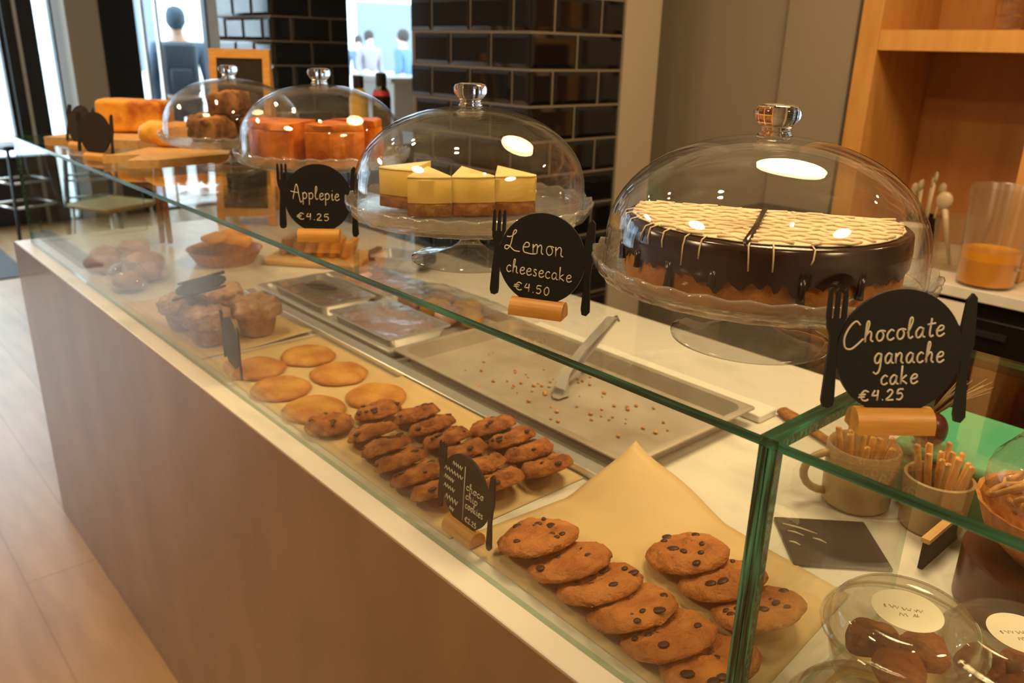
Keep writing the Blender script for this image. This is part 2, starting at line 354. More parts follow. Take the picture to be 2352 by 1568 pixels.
def tiled_pillar(name, x0, x1, y0, y1, zref):
    """black bevelled 20 x 10 cm wall tiles in running bond on a grey core"""
    mb = MB(); mb.box(x0+0.004, x1-0.004, y0+0.004, y1-0.004, 0, 2.9, 1)
    g = 0.004; bev = 0.012; dp = 0.006
    def tile(face, a0, a1, z0, z1):
        def P(a, z, d):
            if face == 'f': return (a, y0+0.004-d, z)
            if face == 'r': return (x1-0.004+d, a, z)
        b2 = min(bev, (a1-a0)*0.35)
        o = [(a0, z0), (a1, z0), (a1, z1), (a0, z1)]; i = [(a0+b2, z0+bev), (a1-b2, z0+bev), (a1-b2, z1-bev), (a0+b2, z1-bev)]
        vs = [P(a, z, 0) for a, z in o] + [P(a, z, 0.0015) for a, z in o] + [P(a, z, dp) for a, z in i]
        fs = []
        for k in range(4):
            n = (k+1) % 4; fs += [(k, n, 4+n, 4+k), (4+k, 4+n, 8+n, 8+k)]
        fs.append((8, 9, 10, 11)); mb.add(vs, fs, 0)
    k = -int(zref/0.1032)-1; z = zref + k*0.1032
    while z < 2.9:
        za, zb = max(z+g, 0.002), min(z+0.1032-g, 2.9)
        if zb-za > 0.03:
            for face, lo, hi, start in (('f', x0, x1, x1-0.0795 if k % 2 else x1-0.1785), ('r', y0, y1, y0+0.097 if k % 2 else y0+0.196)):
                js = [lo, hi]; a = start
                while a > lo+0.02:
                    js.append(a); a -= 0.2
                a = start+0.2
                while a < hi-0.02:
                    js.append(a); a += 0.2
                js = sorted(js)
                for p, q in zip(js, js[1:]):
                    if q-p > 0.03: tile(face, p+g, q-g, za, zb)
        z += 0.1032; k += 1
    return mb.build(name, [M['tile'], M['grout']], recalc=True)
p = tiled_pillar('wall_pillar', -1.526, -0.9265, 1.207, 1.607, 1.4357); struct(p)
p = tiled_pillar('wall_pillar_far', -3.264, -2.692, 1.274, 1.668, 1.396); struct(p)

# window wall at the street end
def opening(name, y0, y1, z0, z1, frame=0.05, glass=True, mat='blackframe'):
    fr = MB(); x0, x1 = -6.97, -6.87
    fr.box(x0, x1, y0, y0+frame, z0, z1).box(x0, x1, y1-frame, y1, z0, z1).box(x0, x1, y0+frame, y1-frame, z1-frame, z1).box(x0, x1, y0+frame, y1-frame, z0, z0+frame)
    w = struct(fr.build(name, M[mat]))
    if glass:
        MB().box(-6.926, -6.918, y0+frame, y1-frame, z0+frame, z1-frame).build('window_glass', M['pane'], w)
    return w
WX = (-7.0, -6.86)
sbox('wall_window_low', M['blackframe'], *WX, -2.45, 1.05, 0, 0.53)
opening('window_1', -2.45, 1.05, 0.53, 2.75, 0.03)
sbox('wall_street_left', M['wall2'], *WX, -3.8, -2.45, 0, 2.9)
sbox('trim_3', M['blackframe'], -7.0, -6.80, 1.05, 1.272, 0, 2.75)
struct(MB().box(-6.80, -6.785, 1.125, 1.150, 0, 2.75).build('trim_4', M['steel']))
opening('window_2', 1.272, 1.42, 0.0, 2.75, 0.012)
sbox('wall_header', M['wall2'], *WX, -2.45, 6.0, 2.75, 2.9)
sbox('trim_5', M['column'], -7.0, -6.48, 1.42, 1.665, 0, 2.9)
sbox('trim_6', M['blackframe'], -7.0, -6.86, 1.665, 2.05, 0, 2.75)
w = opening('door_1', 2.05, 2.70, 0.0, 2.75, 0.02)
for y in (2.13, 2.25):
    MB().box(-6.95, -6.89, y, y+0.022, 0.02, 2.73).build('door_bar', M['steel'], w)
sbox('trim_7', M['white'], *WX, 2.70, 2.86, 0, 2.75)
sbox('wall_street_middle', M['wall2'], *WX, 2.86, 4.05, 0, 2.75)
opening('window_3', 4.05, 5.30, 0.0, 2.75, 0.03, mat='white')
sbox('wall_street_right', M['wall2'], *WX, 5.30, 6.0, 0, 2.75)
sbox('floor_mat', M['mat'], -6.5, -5.1, -1.0, 0.62, 0.0, 0.008)['kind'] = 'structure'

# outside
sbox('floor_street', M['pave'], -40, -7.0, -14, 34, -0.14, -0.02)
b = thing('street_building', 'pale building across the street seen through the shop windows', 'building', (-26, 8, 0))
MB().box(-0.5, 0.5, -22, 24, -0.02, 9).build('facade', M['facade'], b)
for i in range(9):
    for z in (0.6, 4.0):
        MB().box(0.5, 0.56, -20+i*4.6, -17.6+i*4.6, z, z+2.3).build('window', M['facade_dark'], b)

def skin_mesh(name, joints, edges, mat, parent=None, levels=2):
    me = bpy.data.meshes.new(name); me.from_pydata([j[0] for j in joints], edges, [])
    o = bpy.data.objects.new(name, me); COL.objects.link(o); me.materials.append(mat)
    sk = o.modifiers.new('skin', 'SKIN'); sk.use_smooth_shade = True
    for i, j in enumerate(joints):
        r = j[1]; me.skin_vertices[0].data[i].radius = r if isinstance(r, tuple) else (r, r)
    me.skin_vertices[0].data[0].use_root = True
    sb = o.modifiers.new('sub', 'SUBSURF'); sb.levels = levels; sb.render_levels = levels
    if parent: o.parent = parent
    return o
def person(name, label, loc, rz, h, coat, hairmat, legs, stride=0.12, backpack=False, hat=None):
    k = h/1.75; t = thing(name, label, 'person', loc, rz)
    s = lambda p: tuple(c*k for c in p)
    J = [(s((0, 0, .95)), (.13*k, .10*k)), (s((0, 0, 1.15)), (.125*k, .09*k)), (s((0, 0, 1.36)), (.15*k, .10*k)), (s((0, 0, 1.47)), (.07*k, .06*k)),
         (s((0, -.01, 1.53)), .052*k), (s((0, -.02, 1.62)), (.075*k, .09*k)), (s((0, -.02, 1.70)), (.065*k, .075*k))]
    E = [(0, 1), (1, 2), (2, 3), (3, 4), (4, 5), (5, 6)]
    for sd in (-1, 1):
        b = len(J)
        J += [(s((sd*.20, 0, 1.40)), .055*k), (s((sd*.25, .03, 1.13)), .045*k), (s((sd*.24, -.08, .90)), .032*k), (s((sd*.235, -.11, .80)), (.022*k, .035*k))]
        E += [(2, b), (b, b+1), (b+1, b+2), (b+2, b+3)]
        b = len(J); st = sd*stride
        J += [(s((sd*.09, 0, .86)), .085*k), (s((sd*.10, -st*.6, .48)), .058*k), (s((sd*.10, -st*.4, .09)), .042*k), (s((sd*.11, -st*.4-.13, .035)), (.035*k, .028*k))]
        E += [(0, b), (b, b+1), (b+1, b+2), (b+2, b+3)]
    skin_mesh('body', J, E, M['skin'], t)
    # clothing over the body
    JC = [(J[0][0], (.155*k, .125*k))] + [(J[i][0], (J[i][1][0]+.025*k, J[i][1][1]+.03*k)) for i in (1, 2)] + [(s((0, 0, 1.45)), (.085*k, .075*k))]
    EC = [(0, 1), (1, 2), (2, 3)]
    for a in (7, 15):
        b = len(JC); JC += [(J[a][0], .078*k), (J[a+1][0], .064*k), (J[a+2][0], .05*k)]; EC += [(2, b), (b, b+1), (b+1, b+2)]
    skin_mesh('coat', JC, EC, coat, t)
    JT = [(s((0, 0, .92)), (.145*k, .115*k))]; ET = []
    for a in (11, 19):
        b = len(JT); JT += [(J[a][0], .10*k), (J[a+1][0], .072*k), (J[a+2][0], .06*k)]; ET += [(0, b), (b, b+1), (b+1, b+2)]
    skin_mesh('trousers', JT, ET, legs, t)
    for a in (13, 21):
        x, y, z = J[a][0]; MB().blob(.045*k, .13*k, .045*k, (x, y-.05*k, .045*k), e=2.6, zmin=0.002).build('shoe', M['blackmatte'], t, True)
    hd = MB(); hd.blob(.088*k, .105*k, .11*k, (0, .005, 1.665*k), e=2.2, amp=.008, nsc=30)
    hr = hd.build('knit_hat' if hat else 'hair', hat or hairmat, t, True)
    # face details on the side it looks to (-y)
    for sd in (-1, 1): MB().blob(.009*k, .006*k, .006*k, (sd*.03*k, -.108*k, 1.63*k), seg=10, rings=6).build('eye', M['blackmatte'], t, True)
    MB().blob(.012*k, .018*k, .02*k, (0, -.112*k, 1.605*k), seg=10, rings=8).build('nose', M['skin'], t, True)
    if backpack:
        bp = MB(); bp.rbox(-.16*k, .16*k, .13*k, .30*k, .98*k, 1.44*k, .06*k, seg=5); o = bp.build('backpack', M['bag'], t, 50)
        MB().rbox(-.11*k, .11*k, .29*k, .345*k, 1.02*k, 1.22*k, .04*k).build('pocket', M['bag'], o, 50)
    return t
person('person', 'person in a blue-grey coat, knit hat and dark backpack walking past the door', (-7.65, 2.70, -0.02), R_(-110), 1.80, M['coat'], M['hair'], M['jeans'], backpack=True, hat=M['hat'])
person('person.001', 'person in a pale grey coat on the street, seen left in the narrow window', (-13.7, 8.68, -0.02), R_(90), 1.76, M['lightcoat'], M['hair'], M['jeans'])
person('person.002', 'person in a bright blue coat on the street, nearest the tiled pillar', (-11.6, 8.05, -0.02), R_(-60), 1.76, M['bluecoat'], M['hair'], M['jeans'])
person('person.003', 'person in a dark teal coat far down the street behind the others', (-15.2, 9.35, -0.02), R_(60), 1.68, M['coat'], M['hair'], M['jeans'])

# ---------------------------------------------------------------- lamps
def pendant(x, y, z):
    t = thing('pendant_lamp', 'large round pendant lamp with a glowing disc hanging over the work side', 'lamp', (x, y, z))
    MB().lathe([(0.315, 0.0), (0.36, 0.0), (0.36, 0.10), (0.33, 0.13), (0.05, 0.15), (0.0, 0.15)], 48).build('lamp_shade', M['shade'], t, 40)
    MB().lathe([(0.0, 0.012), (0.314, 0.012), (0.314, 0.02), (0, 0.02)], 48).build('diffuser', M['lampglow'], t)
    MB().tube([(0, 0, 0.14), (0, 0, 2.9-z)], 0.006).build('cord', M['shade'], t)
pendant(*PEND)
names = ['over the lemon cheesecake', 'over the far end of the counter', 'over the back counter', 'over the golden biscuits', 'at the near end of the counter']
for i, (x, y, z) in enumerate(SPOTS):
    t = thing('spotlight', 'small black ceiling spotlight ' + names[i], 'lamp', (x, y, z), group='ceiling spotlights')
    MB().lathe([(0.036, 0.0), (0.05, 0.0), (0.05, 0.12), (0.0, 0.13)], 24).build('housing', M['shade'], t, 40)
    MB().tube([(0, 0, 0.12), (0, 0, 2.9-z)], 0.008).build('stem', M['shade'], t)

# ---------------------------------------------------------------- counter
XL, XR = -1.865, 1.70
t = thing('display_counter', 'long grey-brown counter base running from the window end to the front', 'counter')
MB().box(XL+.012, XR, .012, .93, 0, .899).build('body', M['panel'], t)
MB().box(XL, XR, 0, .0118, 0, .8992).box(XL, XR, 0, .0015, .8992, .917).build('front_panel', M['panel'], t)
MB().box(XL, XL+.0118, .012, .935, 0, .917).build('end_panel', M['panel'], t)
tag(MB().rbox(XL+.012, XR, .0018, .94, .90, .92, .003).build('marble_worktop', M['marble']), 'cream marble worktop along the whole counter', 'worktop')

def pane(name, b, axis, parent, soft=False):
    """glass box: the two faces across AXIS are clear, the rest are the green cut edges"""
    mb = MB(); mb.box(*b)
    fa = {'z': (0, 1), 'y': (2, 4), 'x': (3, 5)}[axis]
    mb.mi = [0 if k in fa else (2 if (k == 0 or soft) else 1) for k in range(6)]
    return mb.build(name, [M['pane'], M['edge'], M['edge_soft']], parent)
GT = 1.227
YB = 0.365
g = thing('glass_display_case', 'green-edged glass display case standing on the marble worktop', 'display case')
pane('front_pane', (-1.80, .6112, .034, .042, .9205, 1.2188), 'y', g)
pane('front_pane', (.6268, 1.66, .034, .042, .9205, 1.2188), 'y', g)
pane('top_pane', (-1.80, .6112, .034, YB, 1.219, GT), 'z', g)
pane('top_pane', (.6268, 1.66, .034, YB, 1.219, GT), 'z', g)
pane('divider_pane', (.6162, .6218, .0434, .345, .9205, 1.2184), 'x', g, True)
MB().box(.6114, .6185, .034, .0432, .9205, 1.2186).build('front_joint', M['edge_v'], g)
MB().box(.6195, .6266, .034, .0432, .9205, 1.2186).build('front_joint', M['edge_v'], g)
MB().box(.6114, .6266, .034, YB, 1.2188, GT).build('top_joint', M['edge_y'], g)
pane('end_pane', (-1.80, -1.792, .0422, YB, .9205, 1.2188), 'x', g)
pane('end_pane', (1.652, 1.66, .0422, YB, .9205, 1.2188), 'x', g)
# ================================================================ back wall: shelving, back counter and what stands there
t = thing('shelving_unit', 'honey oak shelving unit with open bays on the back wall', 'shelving', (0, 0, 0))
for x in (-.354, .149, .66, 1.17):
    MB().box(x, x+.062, 2.0, 2.455, .922, 2.62).build('side_panel', M['oak'], t)
for x in (-.292, .211, .722):
    for z in (1.515, 2.05, 2.56):
        MB().box(x+.001, x+.440, 2.0, 2.38, z, z+.055).build('shelf_board', M['oak'], t)
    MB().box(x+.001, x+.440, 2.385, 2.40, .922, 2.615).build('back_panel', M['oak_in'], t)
t = thing('back_counter', 'back counter with a cream top over black cabinet doors', 'counter', (0, 0, 0))
MB().box(-.27, 2.2, 1.86, 2.45, 0, .889).build('body', M['blackapp'], t)
MB().rbox(-.275, 2.2, 1.835, 2.455, .89, .92, .003).build('counter_top', M['marble'], t)
for x in (-.26, .32, .90):
    d = MB().rbox(x, x+.57, 1.842, 1.859, .10, .845, .004).build('door', M['blackapp'], t)
    MB().box(x+.05, x+.52, 1.834, 1.8415, .80, .815).build('handle', M['blackmatte'], d)
tag(MB().box(.012, .145, 1.8385, 1.8412, .70, .877).build('paper_notice', M['paperwhite']), 'plain white paper sheet stuck on the black cabinet door', 'notice')
t = thing('refrigerator', 'low black appliance standing against the taupe wall behind the chocolate cake', 'appliance', (-.45, 1.95, 0))
MB().rbox(-.16, .16, -.10, .065, 0, 1.02, .006).build('body', M['blackapp'], t)
MB().rbox(-.155, .155, -.118, -.1005, .10, 1.0, .004).build('door', M['blackapp'], t)

def tumbler(mb, r, h, z0, mi=0, seg=32):
    mb.lathe([(0, z0), (r*.78, z0), (r, z0+h), (r*.95, z0+h), (r*.74, z0+.006), (0, z0+.006)], seg, mi)
# juice jug
t = thing('juice_jug', 'tall frosted plastic jug half full of orange juice on the back counter', 'jug', (.155, 1.912, .9205))
MB().lathe([(0, 0), (.066, 0), (.070, .006), (.080, .262), (.083, .266), (.080, .2655), (.077, .260), (.0675, .008), (0, .008)], 48).build('jug_body', M['frosted'], t, 40)
MB().lathe([(0, .0085), (.0667, .0085), (.0712, .098), (0, .098)], 48).build('juice', M['juice'], t, 40)
MB().tube([(.079, -.01, .225), (.112, -.03, .225), (.118, -.033, .14), (.098, -.025, .07), (.072, -.012, .06)], .008).build('handle', M['frosted'], t, True)
# cups, cutlery and tub
t = thing('ladle_tub', 'square frosted plastic tub with a pale ladle, left of the juice jug', 'tub', (.03, 2.03, .9205), .2)
MB().rbox(-.055, .055, -.05, .05, 0, .004, .012).build('tub_base', M['frosted'], t)
mb = MB()
def rr(w, d, r, z, n=4):
    out = []
    for cx, cy, a0 in ((w-r, d-r, 0), (-w+r, d-r, pi/2), (-w+r, -d+r, pi), (w-r, -d+r, 1.5*pi)):
        for k in range(n+1): out.append((cx+r*cos(a0+k*pi/2/n), cy+r*sin(a0+k*pi/2/n), z))
    return out
mb.loft([rr(.055, .05, .012, .0045), rr(.066, .06, .014, .15), rr(.0645, .0585, .013, .15), rr(.0535, .0485, .011, .0045)], cap=False)
mb.build('tub_wall', M['frosted'], t, 40)
l = thing('ladle', 'pale ladle with a round head leaning in the frosted tub', 'ladle', (.02, 2.02, .928))
MB().tube([(0, 0, .004), (-.02, -.01, .09), (-.036, -.018, .165)], [.005, .007, .009]).build('handle', M['shadeplastic'], l, True)
MB().blob(.024, .012, .026, (-.041, -.02, .186), seg=18, rings=10).build('ladle_head', M['shadeplastic'], l, True)
t = thing('paper_cup', 'plain white cup left of the frosted tub on the back counter', 'cup', (-.105, 2.02, .9205))
MB().lathe([(0, 0), (.030, 0), (.044, .105), (.046, .107), (.042, .105), (.028, .004), (0, .004)], 32).build('cup_body', M['ceramic_white'], t, 40)
t = thing('cutlery_holder', 'pot of pale-handled cutlery in the shadow of the shelf', 'cutlery holder', (-.135, 2.17, .9205))
MB().lathe([(0, 0), (.045, 0), (.05, .115), (.047, .115), (.043, .005), (0, .005)], 28).build('pot', M['darkbottle'], t, 40)
rnd = random.Random(4)
for k in range(7):
    a = k*.9; x, y = .026*cos(a), .026*sin(a)
    s = thing('spoon', 'pale spoon standing in the cutlery pot among the others', 'spoon', (-.135+x, 2.17+y, .928), a, 'spoons in the cutlery pot')
    h = .17+.05*rnd.random()
    MB().tube([(0, 0, 0), (.006, 0, h*.5), (.012, 0, h)], [.003, .003, .005], flat=.5).build('handle', M['shadeplastic'], s, True)
    MB().blob(.011, .005, .017, (.014, 0, h+.014), seg=12, rings=8).build('bowl', M['shadeplastic'], s, True)
# stacked glasses on the shelf
for k in range(5):
    t = thing('drinking_glass', 'stacked clear drinking glass, number %s from the shelf board up' % ['one', 'two', 'three', 'four', 'five'][k], 'glass', (.0, 2.13, 1.5705+k*.036), group='glasses stacked on the shelf')
    mb = MB(); tumbler(mb, .042, .085, 0); mb.build('tumbler', M['glass'], t, 40)

# ---------------------------------------------------------------- far end of the room: drinks cabinet, bottles, easel board, white counter, stools
t = thing('drinks_cabinet', 'dark cabinet behind the far cake stands carrying two sauce bottles', 'cabinet', (-1.93, 1.38, 0))
MB().rbox(-.25, .25, -.18, .18, 0, 1.15, .01).build('carcass', M['blackmatte'], t)
MB().rbox(-.235, -.004, -.196, -.1805, .08, 1.12, .004).build('door', M['blackmatte'], t)
MB().rbox(.004, .235, -.196, -.1805, .08, 1.12, .004).build('door', M['blackmatte'], t)
def bottle(label, loc, body, band, h):
    t = thing('sauce_bottle', label, 'bottle', loc)
    MB().lathe([(0, 0), (.034, 0), (.036, .01), (.036, h*.62), (.030, h*.72), (.018, h*.80), (.017, h*.84), (0, h*.84)], 28).build('bottle_body', M[body], t, 40)
    MB().lathe([(.0185, h*.80), (.021, h*.80), (.021, h*.98), (.016, h), (0, h), (0, h*.845), (.0185, h*.845)], 24).build('cap', M['blackmatte'], t, 40)
    if band: MB().lathe([(.0345, h*.655), (.0352, h*.655), (.0300, h*.735), (.0293, h*.735), (.0345, h*.655)], 28).build('red_band', M[band], t, 40)
bottle('yellow sauce bottle with a black cap, left of the two bottles', (-1.937, 1.248, 1.1505), 'yellow', None, .232)
bottle('dark sauce bottle with a red shoulder band and black cap, right of the two', (-1.885, 1.318, 1.1505), 'darkbottle', 'pink', .244)
t = thing('serving_counter', 'white high serving counter by the street window beyond the bottles', 'counter', (-5.35, 3.80, 0), R_(-8))
MB().rbox(-.35, .35, -.28, .28, 0, 1.20, .01).build('body', M['white'], t)
MB().rbox(-.40, .40, -.33, .33, 1.2005, 1.24, .01).build('counter_top', M['white'], t)
# A-frame chalkboard
t = thing('easel_chalkboard', 'small wooden A-frame chalkboard standing on the far end of the counter', 'chalkboard', (-1.745, .70, .9205), R_(52))
H = .556
for sgn, nm in ((1, 'front_frame'), (-1, 'back_frame')):
    tl = Matrix.Rotation(sgn*.15, 4, 'X')
    T = Matrix.Translation((0, -sgn*.085, 0)) @ Matrix.Rotation(-sgn*.152, 4, 'X')
    fr = MB()
    for a, b_, c, d in ((-.105, -.080, 0, H), (.080, .105, 0, H), (-.080, .080, H-.028, H), (-.080, .080, .03, .055)):
        fr.box(a*.9, b_*.9, -.008, .008, c, d, T=T)
    f = fr.build(nm, M['base'], t)
    if sgn == 1: MB().box(-.0715, .0715, -.004, .004, .0555, H-.0285, T=T).build('black_panel', M['chalk_dark'], f)
# bar stools and chair
def stool(label, loc, rz):
    t = thing('bar_stool', label, 'stool', loc, rz, 'steel bar stools')
    MB().rbox(-.17, .17, -.17, .17, .70, .735, .03).build('seat', M['blackmatte'], t)
    for sx in (-1, 1):
        for sy in (-1, 1):
            MB().tube([(sx*.13, sy*.13, .70), (sx*.19, sy*.19, .012), (sx*.19, sy*.19, 0)], .013).build('leg', M['blackmatte'], t, True)
    for z, w in ((.28, .166), (.46, .151)):
        mb = MB()
        for a, b_ in (((-w, -w), (w, -w)), ((w, -w), (w, w)), ((w, w), (-w, w)), ((-w, w), (-w, -w))):
            mb.tube([(*a, z), (*b_, z)], .009)
        mb.build('footrest', M['chrome'], t, True)
stool('dark bar stool with steel footrests nearest the black window post', (-6.25, .88, 0), .3)
stool('second dark bar stool, right of the first, by the beige column', (-6.15, 1.32, 0), -.2)
t = thing('cafe_chair', 'cafe chair with a yellow wooden seat and thin steel legs beyond the counter end', 'chair', (-4.95, 1.14, 0), R_(25))
MB().rbox(-.21, .21, -.20, .20, .43, .46, .05, seg=5).build('seat', M['yellowwood'], t, 40)
for sx in (-1, 1):
    for sy in (-1, 1):
        MB().tube([(sx*.17, sy*.16, .43), (sx*.20, sy*.19, 0)], .010).build('leg', M['steel'], t, True)
    MB().tube([(sx*.18, .19, .44), (sx*.19, .25, .84)], .010).build('back_post', M['steel'], t, True)
MB().grid(lambda u, v: ((u-.5)*.40, .235+.03*v-.02*cos(pi*(u-.5)), .66+.17*v), 10, 4, thick=.012).build('backrest', M['yellowwood'], t, True)
# ================================================================ cake stands
ST = {'choc': (.483, .214), 'lemon': (.069, .190), 'apple': (-.489, .288), 'fourth': (-.880, .287)}
def cake_stand(key, label, label_d, scale=1.0, rz=0.0):
    x, y = ST[key]
    t = thing('cake_stand', label, 'cake stand', (x, y, GT+.0004), rz, 'glass cake stands on the display case'); t.scale = (scale,)*3
    # foot and stem
    MB().lathe([(0, 0), (.070, 0), (.0765, .0015), (.077, .004), (.070, .0065), (.045, .010), (.024, .016), (.014, .024), (.0115, .032),
                (.015, .038), (.0125, .044), (.012, .050), (.020, .0555), (0, .0556)], 48).build('foot', M['foot_glass'], t, True)
    def wob(a, r, z):
        if r > .13: return (r*(1+.008*cos(30*a)), z+(.0016*cos(30*a) if r > .15 else 0))
        return (r, z)
    MB().lathe([(0, .0558), (.05, .0558), (.135, .0575), (.150, .0620), (.1570, .0710), (.1600, .0805), (.1588, .0835), (.1560, .0810), (.1525, .0715),
                (.1470, .0650), (.132, .0622), (.05, .0618), (0, .0618)], 120, wob=wob).build('plate', M['plate_glass'], t, True)
    # dome, a shell of 3 mm, with its knob
    d = thing('glass_dome', label_d, 'dome', (x, y, GT+.0004+.0692*scale), 0, 'glass domes over the cakes'); d.scale = (scale,)*3
    out = [(.1480, 0), (.1492, .002), (.1490, .012), (.1478, .028)]
    n = 14
    for k in range(1, n+1):
        a = k/n*pi/2
        out.append((.1478*cos(a)**.92 if k < n else 0.0, .028+.1000*sin(a)**.98))
    inn = [(max(r-.0028, 0) if r > .02 else r, z-(.0026 if r < .12 else .0018*(1-(r-.12)/.03))) for r, z in out]
    inn = [(r, max(z, 0.0005)) for r, z in inn]; inn[-1] = (0, out[-1][1]-.0028)
    prof = list(reversed(inn)) + out
    MB().lathe(prof, 72).build('dome_shell', M['dome'], d, True)
    MB().lathe([(0, .1285), (.016, .1282), (.014, .131), (.0125, .134), (.0165, .1385), (.0205, .144), (.0212, .149), (.0190, .1535), (.013, .1555), (0, .156)], 40).build('knob', M['glass'], d, True)
    return t
cake_stand('choc', 'glass cake stand holding the chocolate ganache cake, nearest of the four', 'clear glass dome over the chocolate ganache cake')
cake_stand('lemon', 'glass cake stand holding the lemon cheesecake slices', 'clear glass dome over the lemon cheesecake slices', rz=.1)
cake_stand('apple', 'glass cake stand holding the orange-brown apple pie', 'clear glass dome over the apple pie', rz=.2)
cake_stand('fourth', 'glass cake stand holding the dark crumble cake, farthest of the four', 'clear glass dome over the dark crumble cake', .97, rz=.3)
ZP = GT + .0640                      # top of the plates

# chocolate ganache cake
x, y = ST['choc']
t = thing('chocolate_cake', 'round chocolate ganache cake with cream zigzag icing under the nearest dome', 'cake', (x, y, ZP))
rnd = random.Random(7)
PHI, DC = math.atan2(.858, -.514), .036          # the back of the cake is cut away along a straight chord
def seg_loft(prof, n=120, wob=None):
    rings = []
    for r, z in prof:
        dl = math.acos(min(1, DC/max(r, DC+.001))); ring = []
        for k in range(n+1):
            a = PHI+dl+(2*pi-2*dl)*k/n; q = wob(a, r, z) if wob else (r, z)
            ring.append((q[0]*cos(a), q[0]*sin(a), q[1]))
        rings.append(ring)
    return MB().loft(rings)
seg_loft([(.125, 0), (.128, .004), (.128, .030)], 72, lambda a, r, z: (r*(1+.006*noise.noise((cos(a)*5, sin(a)*5, z*60))), z)).build('sponge', M['sponge'], t, 40)
def drip(a, r, z):
    if z < .0285 and r > .1275:
        f = noise.noise((cos(a)*6, sin(a)*6, 2.0))*.5 + noise.noise((cos(a)*15, sin(a)*15, 5.0))*.6
        return (r, max(.003, z - .021*max(0, f+.05)))
    return (r, z)
g = seg_loft([(.1270, .0308), (.1300, .0280), (.1312, .0275), (.1318, .040), (.1305, .055), (.127, .0575)], 160, drip)
g = g.build('ganache', M['ganache'], t, 50)
# single long drips
for a in (-2.30, -1.95, -1.62, -1.30, -.75, -.35, -2.75):
    L_ = .012+.018*rnd.random()
    MB().tube([(.1312*cos(a), .1312*sin(a), .034), (.1316*cos(a), .1316*sin(a), .034-L_*.6), (.1308*cos(a), .1308*sin(a), .034-L_)], [.0035, .0028, .0042], 8).build('drip', M['ganache'], g, True)
ic = MB()
DC -= .002
ic2 = seg_loft([(.117, .0576), (.1225, .0586), (.121, .0594), (.115, .0597)], 72, lambda a, r, z: (r*(1+.02*noise.noise((cos(a)*9, sin(a)*9, 1))), z))
ic.add(ic2.v, ic2.f)
cp, sp = cos(PHI), sin(PHI)
for s_ in (1, -1):
    for k in range(-7, 8):
        d0 = k*.0170; pts = []
        hw = math.sqrt(max(0, .121**2-d0*d0))
        if hw < .02: continue
        n = max(4, int(hw*2/.012))
        for j in range(n+1):
            u = -hw+2*hw*j/n; w = d0+.0034*sin(j*1.9+k)
            c, sn = cos(.55*s_+.5), sin(.55*s_+.5)
            q = (c*u-sn*w, sn*u+c*w, .0602+.0006*rnd.random())
            if q[0]*cp+q[1]*sp < DC-.003: pts.append(q)
        if len(pts) > 2: ic.tube(pts, .0021, 6, flat=.6)
ic = ic.build('cream_icing', M['icing'], t, True)
cut = MB(); a = -1.12
cut.tube([(.030*cp, .030*sp, .0608), (.06*cos(a), .06*sin(a), .0610), (.122*cos(a), .122*sin(a), .0606), (.1312*cos(a), .1312*sin(a), .052)], .0032, 8, flat=.5)
cut.build('cut_line', M['ganache'], t, True)
dr = MB()
for a in [-2.5, -2.36, -2.15, -1.9, -1.84, -1.7, -1.52, -1.40, -1.1, -.95, -.7]:
    L_ = .010+.014*rnd.random(); sl = .06*(rnd.random()-.5)
    dr.tube([(.121*cos(a), .121*sin(a), .0598), (.1298*cos(a), .1298*sin(a), .0575), (.1325*cos(a+sl*.5), .1325*sin(a+sl*.5), .050), (.1326*cos(a+sl), .1326*sin(a+sl), .057-L_)], .0007, 5)
dr.build('icing_streaks', M['icing'], t, True)['kind'] = 'stuff'

def wedge(name, label, cat, loc, rz, r, ang, layers, group, seg=14, parent_mats=None, seed=0, amp=.002):
    """cake slice, tip at the origin, rim towards +x ; layers = [(part name, z0, z1, material)]"""
    t = thing(name, label, cat, loc, rz, group)
    for nm, z0, z1, mt in layers:
        mb = MB(); rings = []
        for z, ins in ((z0, .0006), (z0+.0015, 0), (z1-.002, 0), (z1, .0015)):
            o = [(.004, 0, z)]
            for k in range(seg+1):
                a = -ang/2+ang*k/seg; rr_ = r-ins+amp*noise.noise((a*6+seed, z*90, seed*2.7))
                o.append((rr_*cos(a), rr_*sin(a), z))
            rings.append(o)
        mb.loft(rings); mb.build(nm, M[mt], t, 40)
    return t
# lemon cheesecake: three slices showing their rims, one behind
x, y = ST['lemon']
fa = math.atan2(.142, .078)
LS = [('lemon_cheesecake_slice', 'lemon cheesecake slice, left of the three whose rims face the front', (.066, .128)),
      ('lemon_cheesecake_slice', 'lemon cheesecake slice in the middle of the three in front', (.093, .177)),
      ('lemon_cheesecake_slice', 'lemon cheesecake slice at the right end of the row of three', (.117, .228))]
for i, (nm, lb, (px, py)) in enumerate(LS):
    dn = fa - pi/2 + (-.10, 0, .06)[i]
    r = .098
    wedge(nm, lb, 'cake slice', (px - r*cos(dn), py - r*sin(dn), ZP+.0005), dn, r, .57, [('biscuit_base', 0, .016, 'biscuitbase'), ('lemon_filling', .0162, .047, 'lemon'), ('lemon_glaze', .0472, .050, 'lemontop')], 'lemon cheesecake slices', seed=i)
wedge('lemon_cheesecake_slice', 'lemon cheesecake slice turned sideways at the left, behind the front row', 'cake slice', (-.043, .212, ZP+.0005), -1.18, .096, .55, [('biscuit_base', 0, .016, 'biscuitbase'), ('lemon_filling', .0162, .049, 'lemon'), ('lemon_glaze', .0492, .052, 'lemontop')], 'lemon cheesecake slices', seed=9)
